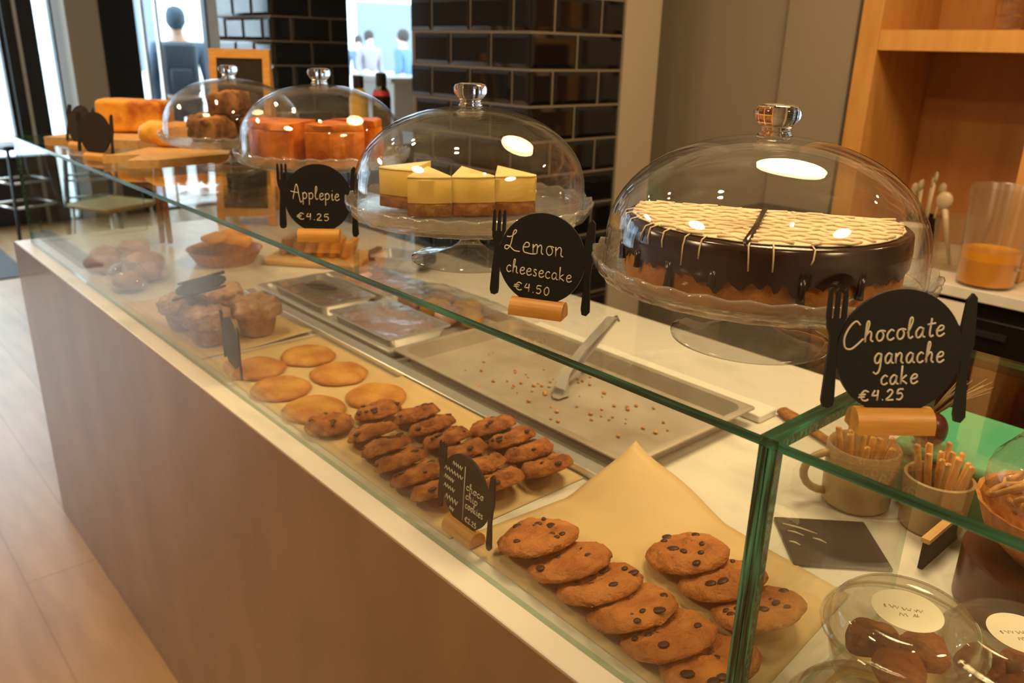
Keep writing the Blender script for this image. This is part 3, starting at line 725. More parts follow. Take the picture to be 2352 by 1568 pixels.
# apple pie: big pieces
x, y = ST['apple']
for i, (ox, oy, a, r, ang) in enumerate([(.004, -.010, -1.72, .122, 1.62), (.012, .008, -.42, .112, .92), (-.004, .018, .95, .096, 1.0)]):
    lb = ['big orange-brown apple pie piece on the left of the stand, curved rim in front', 'apple pie piece on the right, glossy filling showing', 'apple pie piece at the back of the stand'][i]
    wedge('apple_pie_piece', lb, 'pie piece', (x+ox, y+oy, ZP+.0005), a, r, ang, [('bottom_crust', 0, .010, 'piecrust'), ('apple_filling', .0102, .060, 'applepie'), ('top_crust', .0602, .072, 'applepie')], 'apple pie pieces', seg=24, seed=i+20, amp=.006)
# crumble slices
x, y = ST['fourth']
rnd = random.Random(12)
for i, (ox, oy, oz, a, tl) in enumerate([(-.062, -.025, 0, -2.4, .0), (.030, -.058, 0, -1.2, .0), (.066, .034, 0, .1, .0), (-.018, .058, 0, 1.3, 0), (.004, -.004, .050, -.9, .12)]):
    lb = ['dark crumble cake chunk at the left edge of the farthest stand', 'dark crumble cake chunk at the front of the farthest stand', 'dark crumble cake chunk at the right of the farthest stand', 'dark crumble cake chunk at the back of the farthest stand', 'dark crumble cake chunk on top of the heap, tilted'][i]
    t = thing('crumble_chunk', lb, 'cake piece', (x+ox, y+oy, ZP+oz), a, 'crumble cake chunks')
    t.rotation_euler = (tl, 0, a)
    MB().blob(.042, .034, .024, (0, 0, .0255), e=5.0, amp=.008, nsc=60, seed=i+3, seg=40, rings=22, zmin=.001).build('crumb', M['crumble'], t, True)
    MB().blob(.034, .026, .006, (0, 0, .046), e=2.4, amp=.005, nsc=80, seed=i+13, seg=30, rings=12).build('topping', M['piecrust'], t, True)

# ================================================================ chalk signs
GL = {  # strokes with x-height 1, ascender 2, descender -1 ; width
 'A': (1.5, [[(0, -.1), (.35, 1.3), (.62, 2.2), (.85, 1.9), (1.05, .6), (1.3, -.5), (1.55, -.3)], [(-.35, 1.15), (.3, 1.0), (1.0, .95)]]),
 'p': (.95, [[(.12, 1.0), (.14, .1), (.12, -.9)], [(.14, .7), (.45, 1.02), (.78, .75), (.72, .25), (.4, .05), (.16, .2)]]),
 'l': (.65, [[(.05, .5), (.4, 1.5), (.38, 2.0), (.18, 1.8), (.15, .4), (.35, .02), (.6, .2)]]),
 'e': (.85, [[(.1, .5), (.6, .6), (.68, .9), (.4, 1.0), (.12, .6), (.2, .1), (.5, 0), (.85, .25)]]),
 'E': (.95, [[(.1, .55), (.65, .65), (.7, 1.0), (.4, 1.1), (.12, .6), (.22, .05), (.6, -.05), (1.0, -.1), (1.5, -.02)]]),
 'i': (.5, [[(.1, .6), (.22, 1.0), (.2, .2), (.35, 0), (.5, .2)], [(.24, 1.45), (.27, 1.5)]]),
 'L': (1.6, [[(.05, 1.5), (.5, 1.55), (.95, 2.0), (1.0, 2.3), (.75, 2.15), (.6, 1.2), (.45, .5), (.15, .1), (-.1, .2), (.0, .5), (.4, .45), (.9, .05), (1.5, 0)]]),
 'm': (1.25, [[(.05, 1.0), (.1, 0)], [(.1, .6), (.35, 1.0), (.5, .8), (.5, 0)], [(.5, .6), (.78, 1.0), (.95, .8), (.95, .2), (1.15, 0)]]),
 'n': (.95, [[(.05, 1.0), (.1, 0)], [(.1, .6), (.4, 1.0), (.62, .8), (.62, .2), (.85, 0)]]),
 'o': (.85, [[(.55, 1.0), (.2, .9), (.08, .45), (.3, .02), (.62, .15), (.7, .6), (.5, .98), (.85, .9)]]),
 'C': (1.7, [[(1.35, 1.7), (.95, 2.1), (.4, 1.6), (.0, .6), (.15, -.35), (.7, -.55), (1.3, -.1), (1.75, .35)]]),
 'c': (.8, [[(.68, .85), (.42, 1.0), (.12, .65), (.15, .2), (.42, 0), (.75, .2)]]),
 'h': (.95, [[(.05, .2), (.35, 1.6), (.3, 2.0), (.14, 1.7), (.12, 0)], [(.12, .6), (.42, 1.0), (.62, .8), (.62, .2), (.85, 0)]]),
 's': (.7, [[(.55, .9), (.25, 1.0), (.2, .7), (.5, .4), (.45, .05), (.08, .08)]]),
 'a': (.95, [[(.68, .85), (.4, 1.0), (.1, .6), (.18, .1), (.45, .05), (.68, .5), (.72, .95), (.70, .2), (.95, .02)]]),
 'k': (.9, [[(.12, 2.0), (.12, 0)], [(.65, .95), (.15, .45), (.45, .25), (.75, 0)]]),
 't': (.7, [[(.35, 1.8), (.28, .4), (.42, .02), (.65, .15)], [(.0, 1.2), (.75, 1.3)]]),
 'g': (.95, [[(.68, .85), (.4, 1.0), (.1, .6), (.2, .1), (.5, .1), (.68, .6), (.72, .95), (.68, -.5), (.4, -1.0), (.05, -.8)]]),
 '\u20ac': (1.3, [[(1.05, 1.25), (.6, 1.45), (.25, .9), (.35, .25), (.75, .02), (1.1, .2)], [(0, .9), (.75, .95)], [(-.05, .55), (.65, .6)]]),
 '4': (1.0, [[(.35, 1.5), (.1, .85), (.15, .7), (.75, .75)], [(.68, 1.5), (.66, 0)]]),
 '2': (1.0, [[(.08, 1.15), (.35, 1.5), (.68, 1.2), (.45, .6), (.05, .05), (.85, .05)]]),
 '5': (.95, [[(.75, 1.5), (.22, 1.45), (.15, .85), (.5, .95), (.72, .5), (.45, .02), (.08, .12)]]),
 '0': (1.0, [[(.42, 1.5), (.12, .9), (.2, .15), (.5, 0), (.75, .6), (.68, 1.3), (.42, 1.5)]]),
 '.': (.4, [[(.12, .05), (.2, .08)]]), '-': (.7, [[(.05, .55), (.6, .6)]]), ' ': (.6, []),
}
def smooth_pts(p, n=5):
    if len(p) < 3: return p
    q = [p[0]]+p+[p[-1]]; out = []
    for i in range(1, len(q)-2):
        a, b, c, d = q[i-1], q[i], q[i+1], q[i+2]
        for k in range(n):
            t = k/n
            out.append(tuple(.5*((2*b[j])+(-a[j]+c[j])*t+(2*a[j]-5*b[j]+4*c[j]-d[j])*t*t+(-a[j]+3*b[j]-3*c[j]+d[j])*t**3) for j in (0, 1)))
    return out+[p[-1]]
def write(mb, text, x0, x1, zb, xh, y, pen, slope=0.0):
    w = sum(GL[c][0]+.12 for c in text); sx = (x1-x0)/w; cx = x0
    for c in text:
        wd, strokes = GL[c]
        for s_ in strokes:
            pts = [(cx+p[0]*sx, y, zb+p[1]*xh+slope*(cx+p[0]*sx-x0)) for p in smooth_pts(s_)]
            mb.tube(pts, pen, 5, flat=1)
        cx += (wd+.12)*sx
def chalk_sign(label, loc, rz, lines, cat='sign', mat='chalk_black', R=.0475, lean=.10, base=True, rot=None, pen=.00066, extra=None):
    t = thing('chalk_sign', label, cat, loc, rz, 'round plate-shaped chalk signs')
    if rot: t.rotation_euler = rot
    zc = (.014 + R*.97) if base else 0.0
    T = Matrix.Translation((0, 0, .012)) @ Matrix.Rotation(-lean, 4, 'X') @ Matrix.Translation((0, 0, zc-.012)) if base else Matrix.Identity(4)
    th = .0016
    n = 72
    MB().prism([(R*cos(2*pi*k/n), R*sin(2*pi*k/n)) for k in range(n)], -th, th, T=T).build('plate', M[mat], t, 40)
    fo = []
    def poly(pts): return [(a*R, b*R) for a, b in pts]
    f = MB()
    f.prism(poly([(-1.17, -.80), (-1.14, -.90), (-1.05, -.92), (-.98, -.88), (-.965, -.78), (-.98, -.30), (-1.00, .05), (-1.0, .22), (-.94, .38), (-.90, .52), (-1.19, .52), (-1.18, .38), (-1.12, .22), (-1.12, .05), (-1.15, -.35)]), -th*.9, th*.9, T=T)
    for a, b_ in ((-1.20, -1.125), (-1.08, -1.005), (-.96, -.885)):
        f.prism(poly([(a, .515), (b_, .515), (b_-.01, .95), ((a+b_)/2, 1.0), (a+.01, .95)]), -th*.9, th*.9, T=T)
    f.build('fork', M[mat], t)
    MB().prism(poly([(.99, -1.0), (1.02, -1.12), (1.12, -1.14), (1.19, -1.05), (1.17, -.75), (1.13, -.35), (1.15, -.05), (1.19, .15), (1.17, .50), (1.15, .88), (1.08, .95), (1.0, .85), (.955, .40), (.96, .10), (1.0, -.10), (1.01, -.40)]), -th*.9, th*.9, T=T).build('knife', M[mat], t)
    if lines or extra:
        mb = MB()
        for tx, a, b_, zb, xh, *sl in lines:
            write(mb, tx, a*R, b_*R, zb*R, xh*R, -th-.0002, pen, sl[0] if sl else 0)
        if extra:
            for pts in extra: mb.tube([(p[0]*R, -th-.0002, p[1]*R) for p in pts], pen*1.15, 5)
        mb.T = T; mb.v = [T @ p for p in mb.v]
        mb.build('lettering', M['chalk'], t, True)
    if base:
        pr = []
        for k in range(13):
            a = pi*k/12; pr.append((-.0125*cos(a)*1.0, .0175*sin(a)**.8))
        # half round bar along x with a shallow groove
        b_ = MB(); L2 = .0295
        b_.loft([[(xx, p[0], p[1]) for p in pr] for xx in (-L2, -L2+.001, L2-.001, L2)], mi=0)
        b_.build('wooden_base', M['base'], t, 50, recalc=True)
    return t
chalk_sign('round chalk sign reading Chocolate ganache cake, beside the nearest cake stand', (.668, .121, GT+.0004), R_(50),
           [('Chocolate', -.90, .70, .12, .165, .10), ('ganache', -.40, .74, -.19, .165, .04), ('cake', -.26, .36, -.53, .15, .06), ('\u20ac4.25', -.58, .17, -.80, .115, .05)], lean=.16, pen=.00078)
chalk_sign('round chalk sign reading Lemon cheesecake at the front edge of the glass top', (.299, .099, GT+.0004), R_(28),
           [('LEmon', -.84, .55, .12, .20, -.02), ('cheesecake', -.80, .76, -.36, .15, -.05), ('\u20ac4.50', -.58, .30, -.74, .12, -.06)], lean=.12)
chalk_sign('round chalk sign reading Applepie at the front edge of the glass top', (-.145, .086, GT+.0004), R_(50),
           [('Applepie', -.74, .66, -.02, .19, -.03), ('\u20ac4.25', -.64, .36, -.63, .13, -.04)], lean=.10)
chalk_sign('black round chalk sign at the far left corner, in front of the wooden board', (-1.405, .104, GT+.0004), R_(16), [], mat='chalk_dark', lean=.22)
chalk_sign('black round chalk sign in front of the cut board, next to the farthest one', (-1.168, .078, GT+.0004), R_(26), [], mat='chalk_dark', lean=.12)
sq = lambda a, b_, z, n=9, h=.05: [(a+(b_-a)*k/n, z+h*(1 if k % 2 else -1)-.02*k/n) for k in range(n+1)]
chalk_sign('chalk sign with two columns of small writing among the chocolate chip cookies', (.212, .068, .9235), R_(-2),
           [('choco', .08, .82, .12, .11, -.02), ('chip', .08, .60, -.14, .11, 0), ('cookies', .08, .84, -.40, .11, 0), ('\u20ac2.25', .10, .60, -.78, .09, 0)], mat='chalk_dark', lean=.06,
           extra=[[(0, .72), (0, -.80)], sq(-.55, -.12, .62), sq(-.88, -.08, .36, 13), sq(-.88, -.45, .12), sq(-.88, -.40, -.14), sq(-.80, -.25, -.44, 9, .07), sq(-.60, -.40, -.70, 5)])
chalk_sign('chalk sign seen edge-on between the muffins and the golden biscuits', (-.462, .068, .9235), R_(-8), [], mat='chalk_black', lean=.0)
chalk_sign('black round sign shape lying tilted over the muffins', (-.705, .115, 1.028), 0, [], mat='chalk_black', base=False, rot=(R_(-78), 0, R_(-20)), R=.050)  # dark oval over the muffins, built with the sign outline
# ================================================================ baking paper
def paper(label, x0, x1, y0, y1, z, fn, name='baking_paper'):
    o = MB().grid(lambda u, v: (x0+(x1-x0)*u + fn(u, v)[0], y0+(y1-y0)*v + fn(u, v)[1], z+fn(u, v)[2]), 44, 24, thick=.0006).build(name, M['paper'], None, True)
    return tag(o, label, 'baking paper')
def wav(u, v, a=.0012, s=0): return a*(1+noise.noise((u*5+s, v*4, s*1.3)))
paper('baking paper under the muffins, its corner folded over at the right', -1.02, -.575, .052, .29, .9212,
      lambda u, v: (0, 0, wav(u, v, .0010, 1) + .014*max(0, u-.8)*5*max(0, v-.45)))
paper('baking paper under the golden biscuits and the leaning cookies', -.565, .205, .052, .292, .9212,
      lambda u, v: (0, 0, wav(u, v, .0006, 4) + (.010*max(0, v-.92)*12 if .40 < u < .75 else 0)))
paper('wide baking paper under the big cookies with one raised corner', .212, .606, .050, .350, .9212,
      lambda u, v: (.028*v*(1-u)-.05*v*max(0, u-.5), .008*(1-u)-.018*u*v, wav(u, v, .0007, 8) + .054*max(0, (v-.6)/.4)*max(0, (.45-u)/.45)*(1+.12*sin(14*u-9*v)) + .0006*(1+sin(9*u+5*v))*v))
paper('piece of baking paper under the round plastic boxes', .632, .80, .05, .30, .9212, lambda u, v: (0, 0, wav(u, v, .0008, 11)))

# ================================================================ cookies
def cookie_mesh(name, r, h, seed, chips, mats, rough=.0022, lump=1.0):
    rnd = random.Random(seed); mb = MB(); nr, ns = 12, 44
    def edge(a): return r*(1+.06*noise.noise((cos(a)*1.6, sin(a)*1.6, seed*1.9))+.035*noise.noise((cos(a)*6, sin(a)*6, seed*3.3)))
    prof = []
    vs = [(0, 0, h+rough*noise.noise((0, 0, seed)))]; fs = []
    for i in range(1, nr+1):
        t = i/nr
        for k in range(ns):
            a = 2*pi*k/ns; rr_ = edge(a)*min(t*1.0, 1)
            z = h*(1-max(0, (t-.62)/.38)**2.4*.80)
            p = Vector((rr_*cos(a), rr_*sin(a), z)); z += lump*rough*1.1*noise.noise(p*38+Vector((seed*2, seed, 0)))
            z += lump*rough*(noise.noise(p*70+Vector((seed*5, 0, 0)))+.7*noise.noise(p*150+Vector((0, seed*3, 0))))
            vs.append((p.x, p.y, z))
    for k in range(ns):
        a = 2*pi*k/ns; e = edge(a)*.985; vs.append((e*cos(a), e*sin(a), h*.02+.0006))
    vs.append((0, 0, .0004))
    R0 = lambda i, k: 1+(i-1)*ns+(k % ns)
    for k in range(ns): fs.append((0, R0(1, k), R0(1, k+1)))
    for i in range(1, nr+1):
        for k in range(ns): fs.append((R0(i, k), R0(i+1, k), R0(i+1, k+1), R0(i, k+1)))
    for k in range(ns): fs.append((len(vs)-1, R0(nr+1, k+1), R0(nr+1, k)))
    mb.add(vs, fs, 0)
    for k in range(chips):
        a = rnd.random()*2*pi; q = r*(.12+.74*math.sqrt(rnd.random()))
        s_ = .0030+.0034*rnd.random()
        t = q/r; z = h*(1-max(0, (t-.62)/.38)**2.4*.80)
        T = RotT((q*cos(a), q*sin(a), z-.0004), rnd.random()*6)
        mb.blob(s_*(1+.4*rnd.random()), s_, .0022, seg=10, rings=6, mi=1, T=T)
    o = mb.build(name, mats, None, True); return o
def at(o, loc, rot): o.location = loc; o.rotation_euler = rot; return o
ORD = ['first', 'second', 'third', 'fourth', 'fifth', 'sixth', 'seventh', 'eighth']
def tilted(proto, loc, tilt, spin, label, cat, group, first, lift=None):
    # near edge raised: the top faces away towards -x (tilt about the y axis), after a spin of its own
    mrot = (Matrix.Rotation(.10, 4, 'Z') @ Matrix.Rotation(-tilt, 4, 'Y') @ Matrix.Rotation(spin, 4, 'Z')).to_euler()
    o = proto if first else dup(proto, loc)
    at(o, loc, mrot); tag(o, label, cat, group); return o
# golden biscuits, six, flat
protos = [cookie_mesh('golden_biscuit', .0525, .013, 31+i, 0, [M['golden']], .0012, .5) for i in range(2)]
GB = [(-.454, .108, 'golden biscuit at the front left of the six, next to the edge-on sign'), (-.456, .214, 'golden biscuit at the back left of the six'),
      (-.339, .214, 'golden biscuit in the middle of the back row, palest of the six'), (-.342, .100, 'golden biscuit in the middle of the front row'),
      (-.212, .212, 'golden biscuit at the back right of the six, near the steel rail'), (-.228, .103, 'golden biscuit at the front right, touching the broken cookies')]
for i, (x, y, lb) in enumerate(GB):
    o = protos[i] if i < 2 else dup(protos[i % 2], (0, 0, 0))
    at(o, (x, y, .9232), (0, 0, i*1.3)); tag(o, lb, 'biscuit', 'golden biscuits')
# small chocolate chip cookies, leaning in three rows
sm = [cookie_mesh('chocolate_chip_cookie', .0385, .0160, 51+i, 6, [M['cookie2'], M['chip']], .0034) for i in range(4)]
used = set(); n = 0
def small(x, y, z, tilt, lb, grp):
    global n
    k = n % 4; tilted(sm[k], (x, y, z), tilt, n*1.7, lb, 'cookie', grp, k not in used); used.add(k); n += 1
rows = {'front': [(-.064, .114), (-.013, .104), (.036, .095), (.084, .090), (.130, .091)],
        'middle': [(-.074, .202), (-.026, .196), (.022, .188), (.070, .181), (.118, .174), (.166, .166)],
        'back': [(.034, .266), (.082, .262), (.130, .254), (.178, .245)]}
for rn, pts in rows.items():
    for i, (x, y) in enumerate(pts):
        small(x, y, .9388, .42, 'chocolate chip cookie, %s from the far end of the %s leaning row' % (ORD[i], rn), 'leaning chocolate chip cookies, %s row' % rn)
small(-.150, .087, .9275, .12, 'broken-looking chocolate chip cookie lying by the golden biscuits, nearest the glass', 'cookies between the biscuits and the rows')
small(-.136, .168, .9330, .26, 'chocolate chip cookie between the golden biscuits and the rows, nearer the rail', 'cookies between the biscuits and the rows')
# big chocolate chip cookies
bg_ = [cookie_mesh('big_chocolate_chip_cookie', .0490, .0118, 71+i, 9, [M['cookie'], M['chip']], .0032) for i in range(4)]
usedb = set(); nb = 0
def big(x, y, z, tilt, lb, grp):
    global nb
    k = nb % 4; tilted(bg_[k], (x, y, z), tilt, nb*2.1, lb, 'cookie', grp, k not in usedb); usedb.add(k); nb += 1
for i, (x, y, z, tl) in enumerate([(.300, .112, .9435, .26), (.354, .110, .9390, .33), (.405, .107, .9392, .34), (.455, .102, .9392, .34), (.506, .099, .9392, .34), (.557, .097, .9392, .34)]):
    big(x, y, z, tl, 'big chocolate chip cookie, %s from the far end of the front pile%s' % (ORD[i], ', lying on top' if i == 0 else ''), 'big cookies in the front pile')
for i, (x, y, z, tl) in enumerate([(.434, .226, .9425, .24), (.488, .218, .9390, .32), (.541, .207, .9390, .32)]):
    big(x, y, z, tl, 'big chocolate chip cookie, %s from the far end of the back pile%s' % (ORD[i], ', lying on top' if i == 0 else ', against the divider' if i == 2 else ''), 'big cookies in the back pile')

# ================================================================ muffins
def muffin(label, x, y, sc, seed, rz):
    t = thing('muffin', label, 'muffin', (x, y, .9255), rz, 'muffins behind the glass'); t.scale = (sc,)*3
    MB().lathe([(0, 0), (.029, 0), (.031, .003), (.038, .040), (.030, .046), (0, .046)], 36, wob=lambda a, r, z: (r*(1+.012*cos(18*a)), z)).build('muffin_body', M['muffin'], t, 40)
    MB().blob(.046, .046, .026, (0, 0, .048), e=2.3, amp=.010, nsc=60, seed=seed, seg=36, rings=20, zmin=.036).build('muffin_top', M['muffin_top'], t, True)
muffin('muffin at the left of the group, under the tilted sign shape', -.765, .095, 1.0, 3, .2)
muffin('muffin nearest the front glass, between the other muffins and the edge-on sign', -.650, .100, 1.0, 5, 1.2)
muffin('muffin on the right, apart from the others on the paper corner', -.645, .200, 1.08, 8, 2.0)
muffin('muffin at the back, half hidden by the tilted sign shape', -.800, .195, .92, 11, .7)

# ================================================================ steel rail and trays
tag(MB().rbox(-.93, .262, .296, .322, .9205, .934, .003).build('steel_rail', M['chrome'], None, 40), 'polished steel rail along the front of the trays', 'rail')
def tray(name, label, x0, x1, y0, y1, h, mat, lip=.012, r=.022):
    t = thing(name, label, 'tray', ((x0+x1)/2, (y0+y1)/2, .9205)); w, d = (x1-x0)/2, (y1-y0)/2
    rings = [rr(w-lip-.008, d-lip-.008, r, 0, 6), rr(w-lip, d-lip, r+.004, h-.002, 6), rr(w-.002, d-.002, .006, h-.001, 6), rr(w, d, .006, h-.003, 6),
             rr(w, d, .006, h-.0005, 6), rr(w-.002, d-.002, .006, h+.0008, 6), rr(w-lip-.001, d-lip-.001, r+.003, h, 6), rr(w-lip-.0095, d-lip-.0095, r, .0035, 6)]
    mb = MB(); mb.loft(rings); mb.build('tray_body', M[mat], t, 45); return t
tray('baking_tray', 'big dull metal baking tray with crumbs left on it', -.336, .256, .328, .644, .030, 'traymetal')
cr = MB(); rnd = random.Random(5)
for k in range(70):
    x = -.04+.24*(rnd.random()+rnd.random()-1); y = .485+.14*(rnd.random()+rnd.random()-1); s_ = .0012+.0022*rnd.random()
    cr.blob(s_*1.5, s_, s_*.8, (x, y, .9246+s_*.82), seg=6, rings=4)
tag(cr.build('cake_crumbs', M['snack'], None, True), 'loose pale cake crumbs scattered on the baking tray', 'crumbs', kind='stuff')
tray('pastry_tray', 'steel tray of pastries under cling film, left of the baking tray', -.925, -.342, .326, .660, .022, 'chrome', lip=.010, r=.015)
def tub(label, x0, x1, y0, y1, h):
    t = thing('foil_tub', label, 'container', ((x0+x1)/2, (y0+y1)/2, .9245), 0, 'silver tubs on the pastry tray'); w, d = (x1-x0)/2, (y1-y0)/2
    mb = MB(); mb.loft([rr(w-.014, d-.014, .014, 0, 5), rr(w-.006, d-.006, .016, h, 5), rr(w, d, .01, h, 5), rr(w, d, .01, h+.002, 5), rr(w-.0075, d-.0075, .016, h+.002, 5), rr(w-.016, d-.016, .013, .003, 5)])
    mb.build('tub_body', M['chrome'], t, 45); return t, w, d
for i, (b, lb, fill) in enumerate([((-.612, -.372, .345, .500), 'shiny film-topped silver tub nearest the baking tray', 'pink_pack'), ((-.890, -.640, .345, .490), 'silver tub at the left front of the pastry tray', 'crumble'), ((-.890, -.640, .500, .645), 'silver tub at the left back of the pastry tray', 'toast')]):
    t, w, d = tub(lb, *b, .026)
    MB().grid(lambda u, v: ((u-.5)*2*(w-.017), (v-.5)*2*(d-.017), .018+.004*noise.noise((u*6, v*5, i))), 16, 12, thick=.008).build('filling', M[fill], t, True)
    MB().grid(lambda u, v: ((u-.5)*2*(w-.002), (v-.5)*2*(d-.002), .0305+.0022*noise.noise((u*4+i, v*3, i*2.2))+.0014*noise.noise((u*11, v*3, i))), 30, 20).build('cling_film', M['film'], t, True)
rnd = random.Random(9)
for i, (x, y) in enumerate([(-.585, .545), (-.515, .560), (-.445, .545), (-.404, .575), (-.555, .610), (-.470, .615)]):
    t = MB().blob(.034, .024, .017, e=2.6, amp=.004, nsc=50, seed=i+40, seg=28, rings=14, zmin=-.0150).build('wrapped_pastry', M['pastry' if i % 2 else 'pink_pack'], None, True)
    at(t, (x, y, .9440), (0, 0, i*.8)); tag(t, 'small film-wrapped pastry, %s from the left on the back of the pastry tray' % ORD[i], 'pastry', 'wrapped pastries')
o = MB().grid(lambda u, v: (-.632+.285*u, .515+.135*v, .974+.004*noise.noise((u*6, v*4, 3))+.003*noise.noise((u*15, v*6, 5))-.010*(abs(v-.5)*2)**4-.008*(abs(u-.5)*2)**6), 40, 24).build('cling_film', M['film'], None, True)
tag(o, 'sheet of crinkled cling film over the wrapped pastries', 'cling film')
t = thing('spoon', 'dark oval spoon head lying on the left silver tub', 'spoon', (-.775, .418, .9570), .5)
MB().blob(.045, .017, .004, seg=24, rings=10).build('spoon_head', M['slate'], t, True)

tag(MB().rbox(-.318, .262, .650, .702, .9205, .934, .004).build('bright_band_strip', M['bright_band'], None, 40), 'narrow cream strip added behind the baking tray for the bright band of its lit back wall', 'board')  # added strip, stands in for light on the tray's back inner wall
# tongs with a flat blade, standing up out of the baking tray
t = thing('serving_tongs', 'steel serving tongs leaning on the back rim of the baking tray', 'tongs', (0, 0, 0))
A = Vector((-.040, .490, .9275)); B = Vector((-.060, .640, 1.012))
dirv = (B-A).normalized(); side = dirv.cross(Vector((0, 0, 1))).normalized(); nrm = side.cross(dirv)
def strip(mb, pts, w, th):
    rings = []
    for i, p in enumerate(pts):
        tg = (pts[min(i+1, len(pts)-1)]-pts[max(0, i-1)]).normalized(); nn = side.cross(tg).normalized(); ww = w[i]
        rings.append([p+side*ww+nn*th, p-side*ww+nn*th, p-side*ww-nn*th, p+side*ww-nn*th])
    mb.loft(rings)
mb = MB(); strip(mb, [A+Vector((.03, -.045, .0015)), A+Vector((.018, -.02, .002)), A+dirv*.01+Vector((0, 0, .003)), A+dirv*.08+nrm*.004, B+nrm*.006, B+dirv*.012], [.006, .019, .008, .008, .009, .005], .0009)
mb.build('tong_arm', M['steel'], t, 40)
mb = MB(); strip(mb, [A+Vector((.025, -.03, .014)), A+dirv*.02+nrm*.018, A+dirv*.08+nrm*.022, B+nrm*.014, B+dirv*.012+nrm*.003], [.012, .010, .008, .009, .005], .0009)
mb.build('tong_arm', M['steel'], t, 40)
MB().tube([B+dirv*.008+side*.009, B+dirv*.016+nrm*.004, B+dirv*.008-side*.009], .0022, 8).build('hinge', M['slate'], t, True)

# wooden spatula on the marble
t = thing('wooden_spatula', 'dark wooden spatula handle lying on the marble behind the divider', 'spatula', (.262, .715, .9208), -.40)
MB().loft([[(u, w*cos(2*pi*k/14), .007+h*sin(2*pi*k/14)) for k in range(14)] for u, w, h in ((0, .005, .004), (.004, .012, .0065), (.03, .015, .007), (.06, .011, .006), (.10, .008, .005), (.20, .008, .005))]).build('handle', M['biscuitbase'], t, True)
MB().rbox(.196, .285, -.022, .022, .004, .010, .008).build('blade', M['biscuitbase'], t, 40)

# ================================================================ far left food in the case
t = thing('bread_basket', 'round shallow basket of orange toast slices at the far end of the case', 'basket', (-1.262, .395, .9205))
MB().lathe([(0, 0), (.075, 0), (.098, .036), (.101, .038), (.095, .037), (.072, .006), (0, .006)], 60, wob=lambda a, r, z: (r*(1+.012*cos(24*a)), z)).build('basket_body', M['basket'], t, 40)
for i, (x, y, z, rx, rz_) in enumerate([(-1.300, .370, .956, .55, .3), (-1.262, .405, .962, .5, .5), (-1.212, .412, .962, .6, .9), (-1.285, .440, .960, .4, 1.6), (-1.235, .360, .958, .5, .0)]):
    o = MB().rbox(-.036, .036, -.029, .029, -.007, .007, .014, seg=5).build('toast_slice', M['toast'], None, 40)
    at(o, (x, y, z+.010+.007*i), (rx*.35, .15*((i % 3)-1), rz_)); tag(o, 'orange toasted bread slice, %s in the round basket' % ['leftmost', 'middle', 'rightmost', 'back', 'front'][i], 'toast', 'toast slices in the basket')
t = thing('serving_board', 'low wooden tray with sliced loaf behind the toast basket', 'board', (-1.12, .605, .9205), .7)
MB().rbox(-.135, .135, -.085, .085, 0, .018, .02).build('board_body', M['board'], t, 40)
for i in range(6):
    o = MB().rbox(-.008, .008, -.042, .042, 0, .048, .006).build('loaf_slice', M['muffin' if i < 3 else 'toast'], None, 40)
    u = -.095+.036*i; a = .7
    at(o, (-1.12+u*cos(a), .605+u*sin(a), .9412), (0, .30, a)); tag(o, 'slice of loaf, %s from the left on the low wooden tray' % ORD[i], 'bread slice', 'loaf slices on the tray')
for i, (x, y, s_) in enumerate([(-1.42, .13, 1.0), (-1.33, .10, .9), (-1.29, .19, 1.0), (-1.20, .17, .85), (-1.47, .22, .9)]):
    o = MB().blob(.050*s_, .036*s_, .024*s_, e=2.5, amp=.006, nsc=45, seed=i+60, seg=26, rings=14, zmin=-.022*s_).build('pink_pastry', M['pink_pack'], None, True)
    at(o, (x, y, .9215+.0225*s_), (0, 0, i*.9)); tag(o, 'pinkish pastry at the far end of the case, %s' % ['by the end glass at the front', 'nearest the front pane', 'in the middle of the five', 'rightmost of the five', 'at the back corner'][i], 'pastry', 'pink pastries at the far end')
d = thing('plastic_dome_cup', 'clear plastic dome cup in front of the pink pastries', 'cup', (-1.13, .098, .9212))
MB().lathe([(0, .001), (.040, .001), (.044, .02), (.048, .022), (.046, .024), (.043, .045), (.030, .062), (.012, .069), (0, .070)], 40).build('dome_lid', M['plastic_clear'], d, True)
MB().blob(.034, .034, .020, (0, 0, .0235), e=2.3, amp=.004, nsc=50, seed=2, zmin=.004).build('dessert', M['pink_pack'], d, True)
t = thing('wooden_tongs', 'dark brown wooden tongs leaning up against the back of the far case', 'tongs', (-1.56, .33, .9208))
MB().tube([(0, 0, .004), (-.006, .006, .12), (-.016, .014, .235)], [.008, .010, .007], flat=.5).build('tong_arm', M['biscuitbase'], t, True)
MB().tube([(.018, .016, .004), (.006, .018, .12), (-.012, .022, .232)], [.008, .010, .007], flat=.5).build('tong_arm', M['biscuitbase'], t, True)
t = thing('steel_dish', 'small steel dish with two black side grips behind the cling-filmed tray', 'dish', (-.915, .745, .9205), .55)
mb = MB(); mb.loft([rr(.055, .04, .01, 0, 5), rr(.065, .05, .012, .038, 5), rr(.072, .057, .012, .038, 5), rr(.072, .057, .012, .040, 5), rr(.0635, .0485, .012, .0398, 5), rr(.053, .038, .01, .003, 5)])
mb.build('dish_body', M['chrome'], t, 45)
for s_ in (-1, 1):
    MB().rbox(s_*.0805-.008, s_*.0805+.008, -.03, .03, .018, .048, .004).build('grip', M['blackmatte'], t, 45)

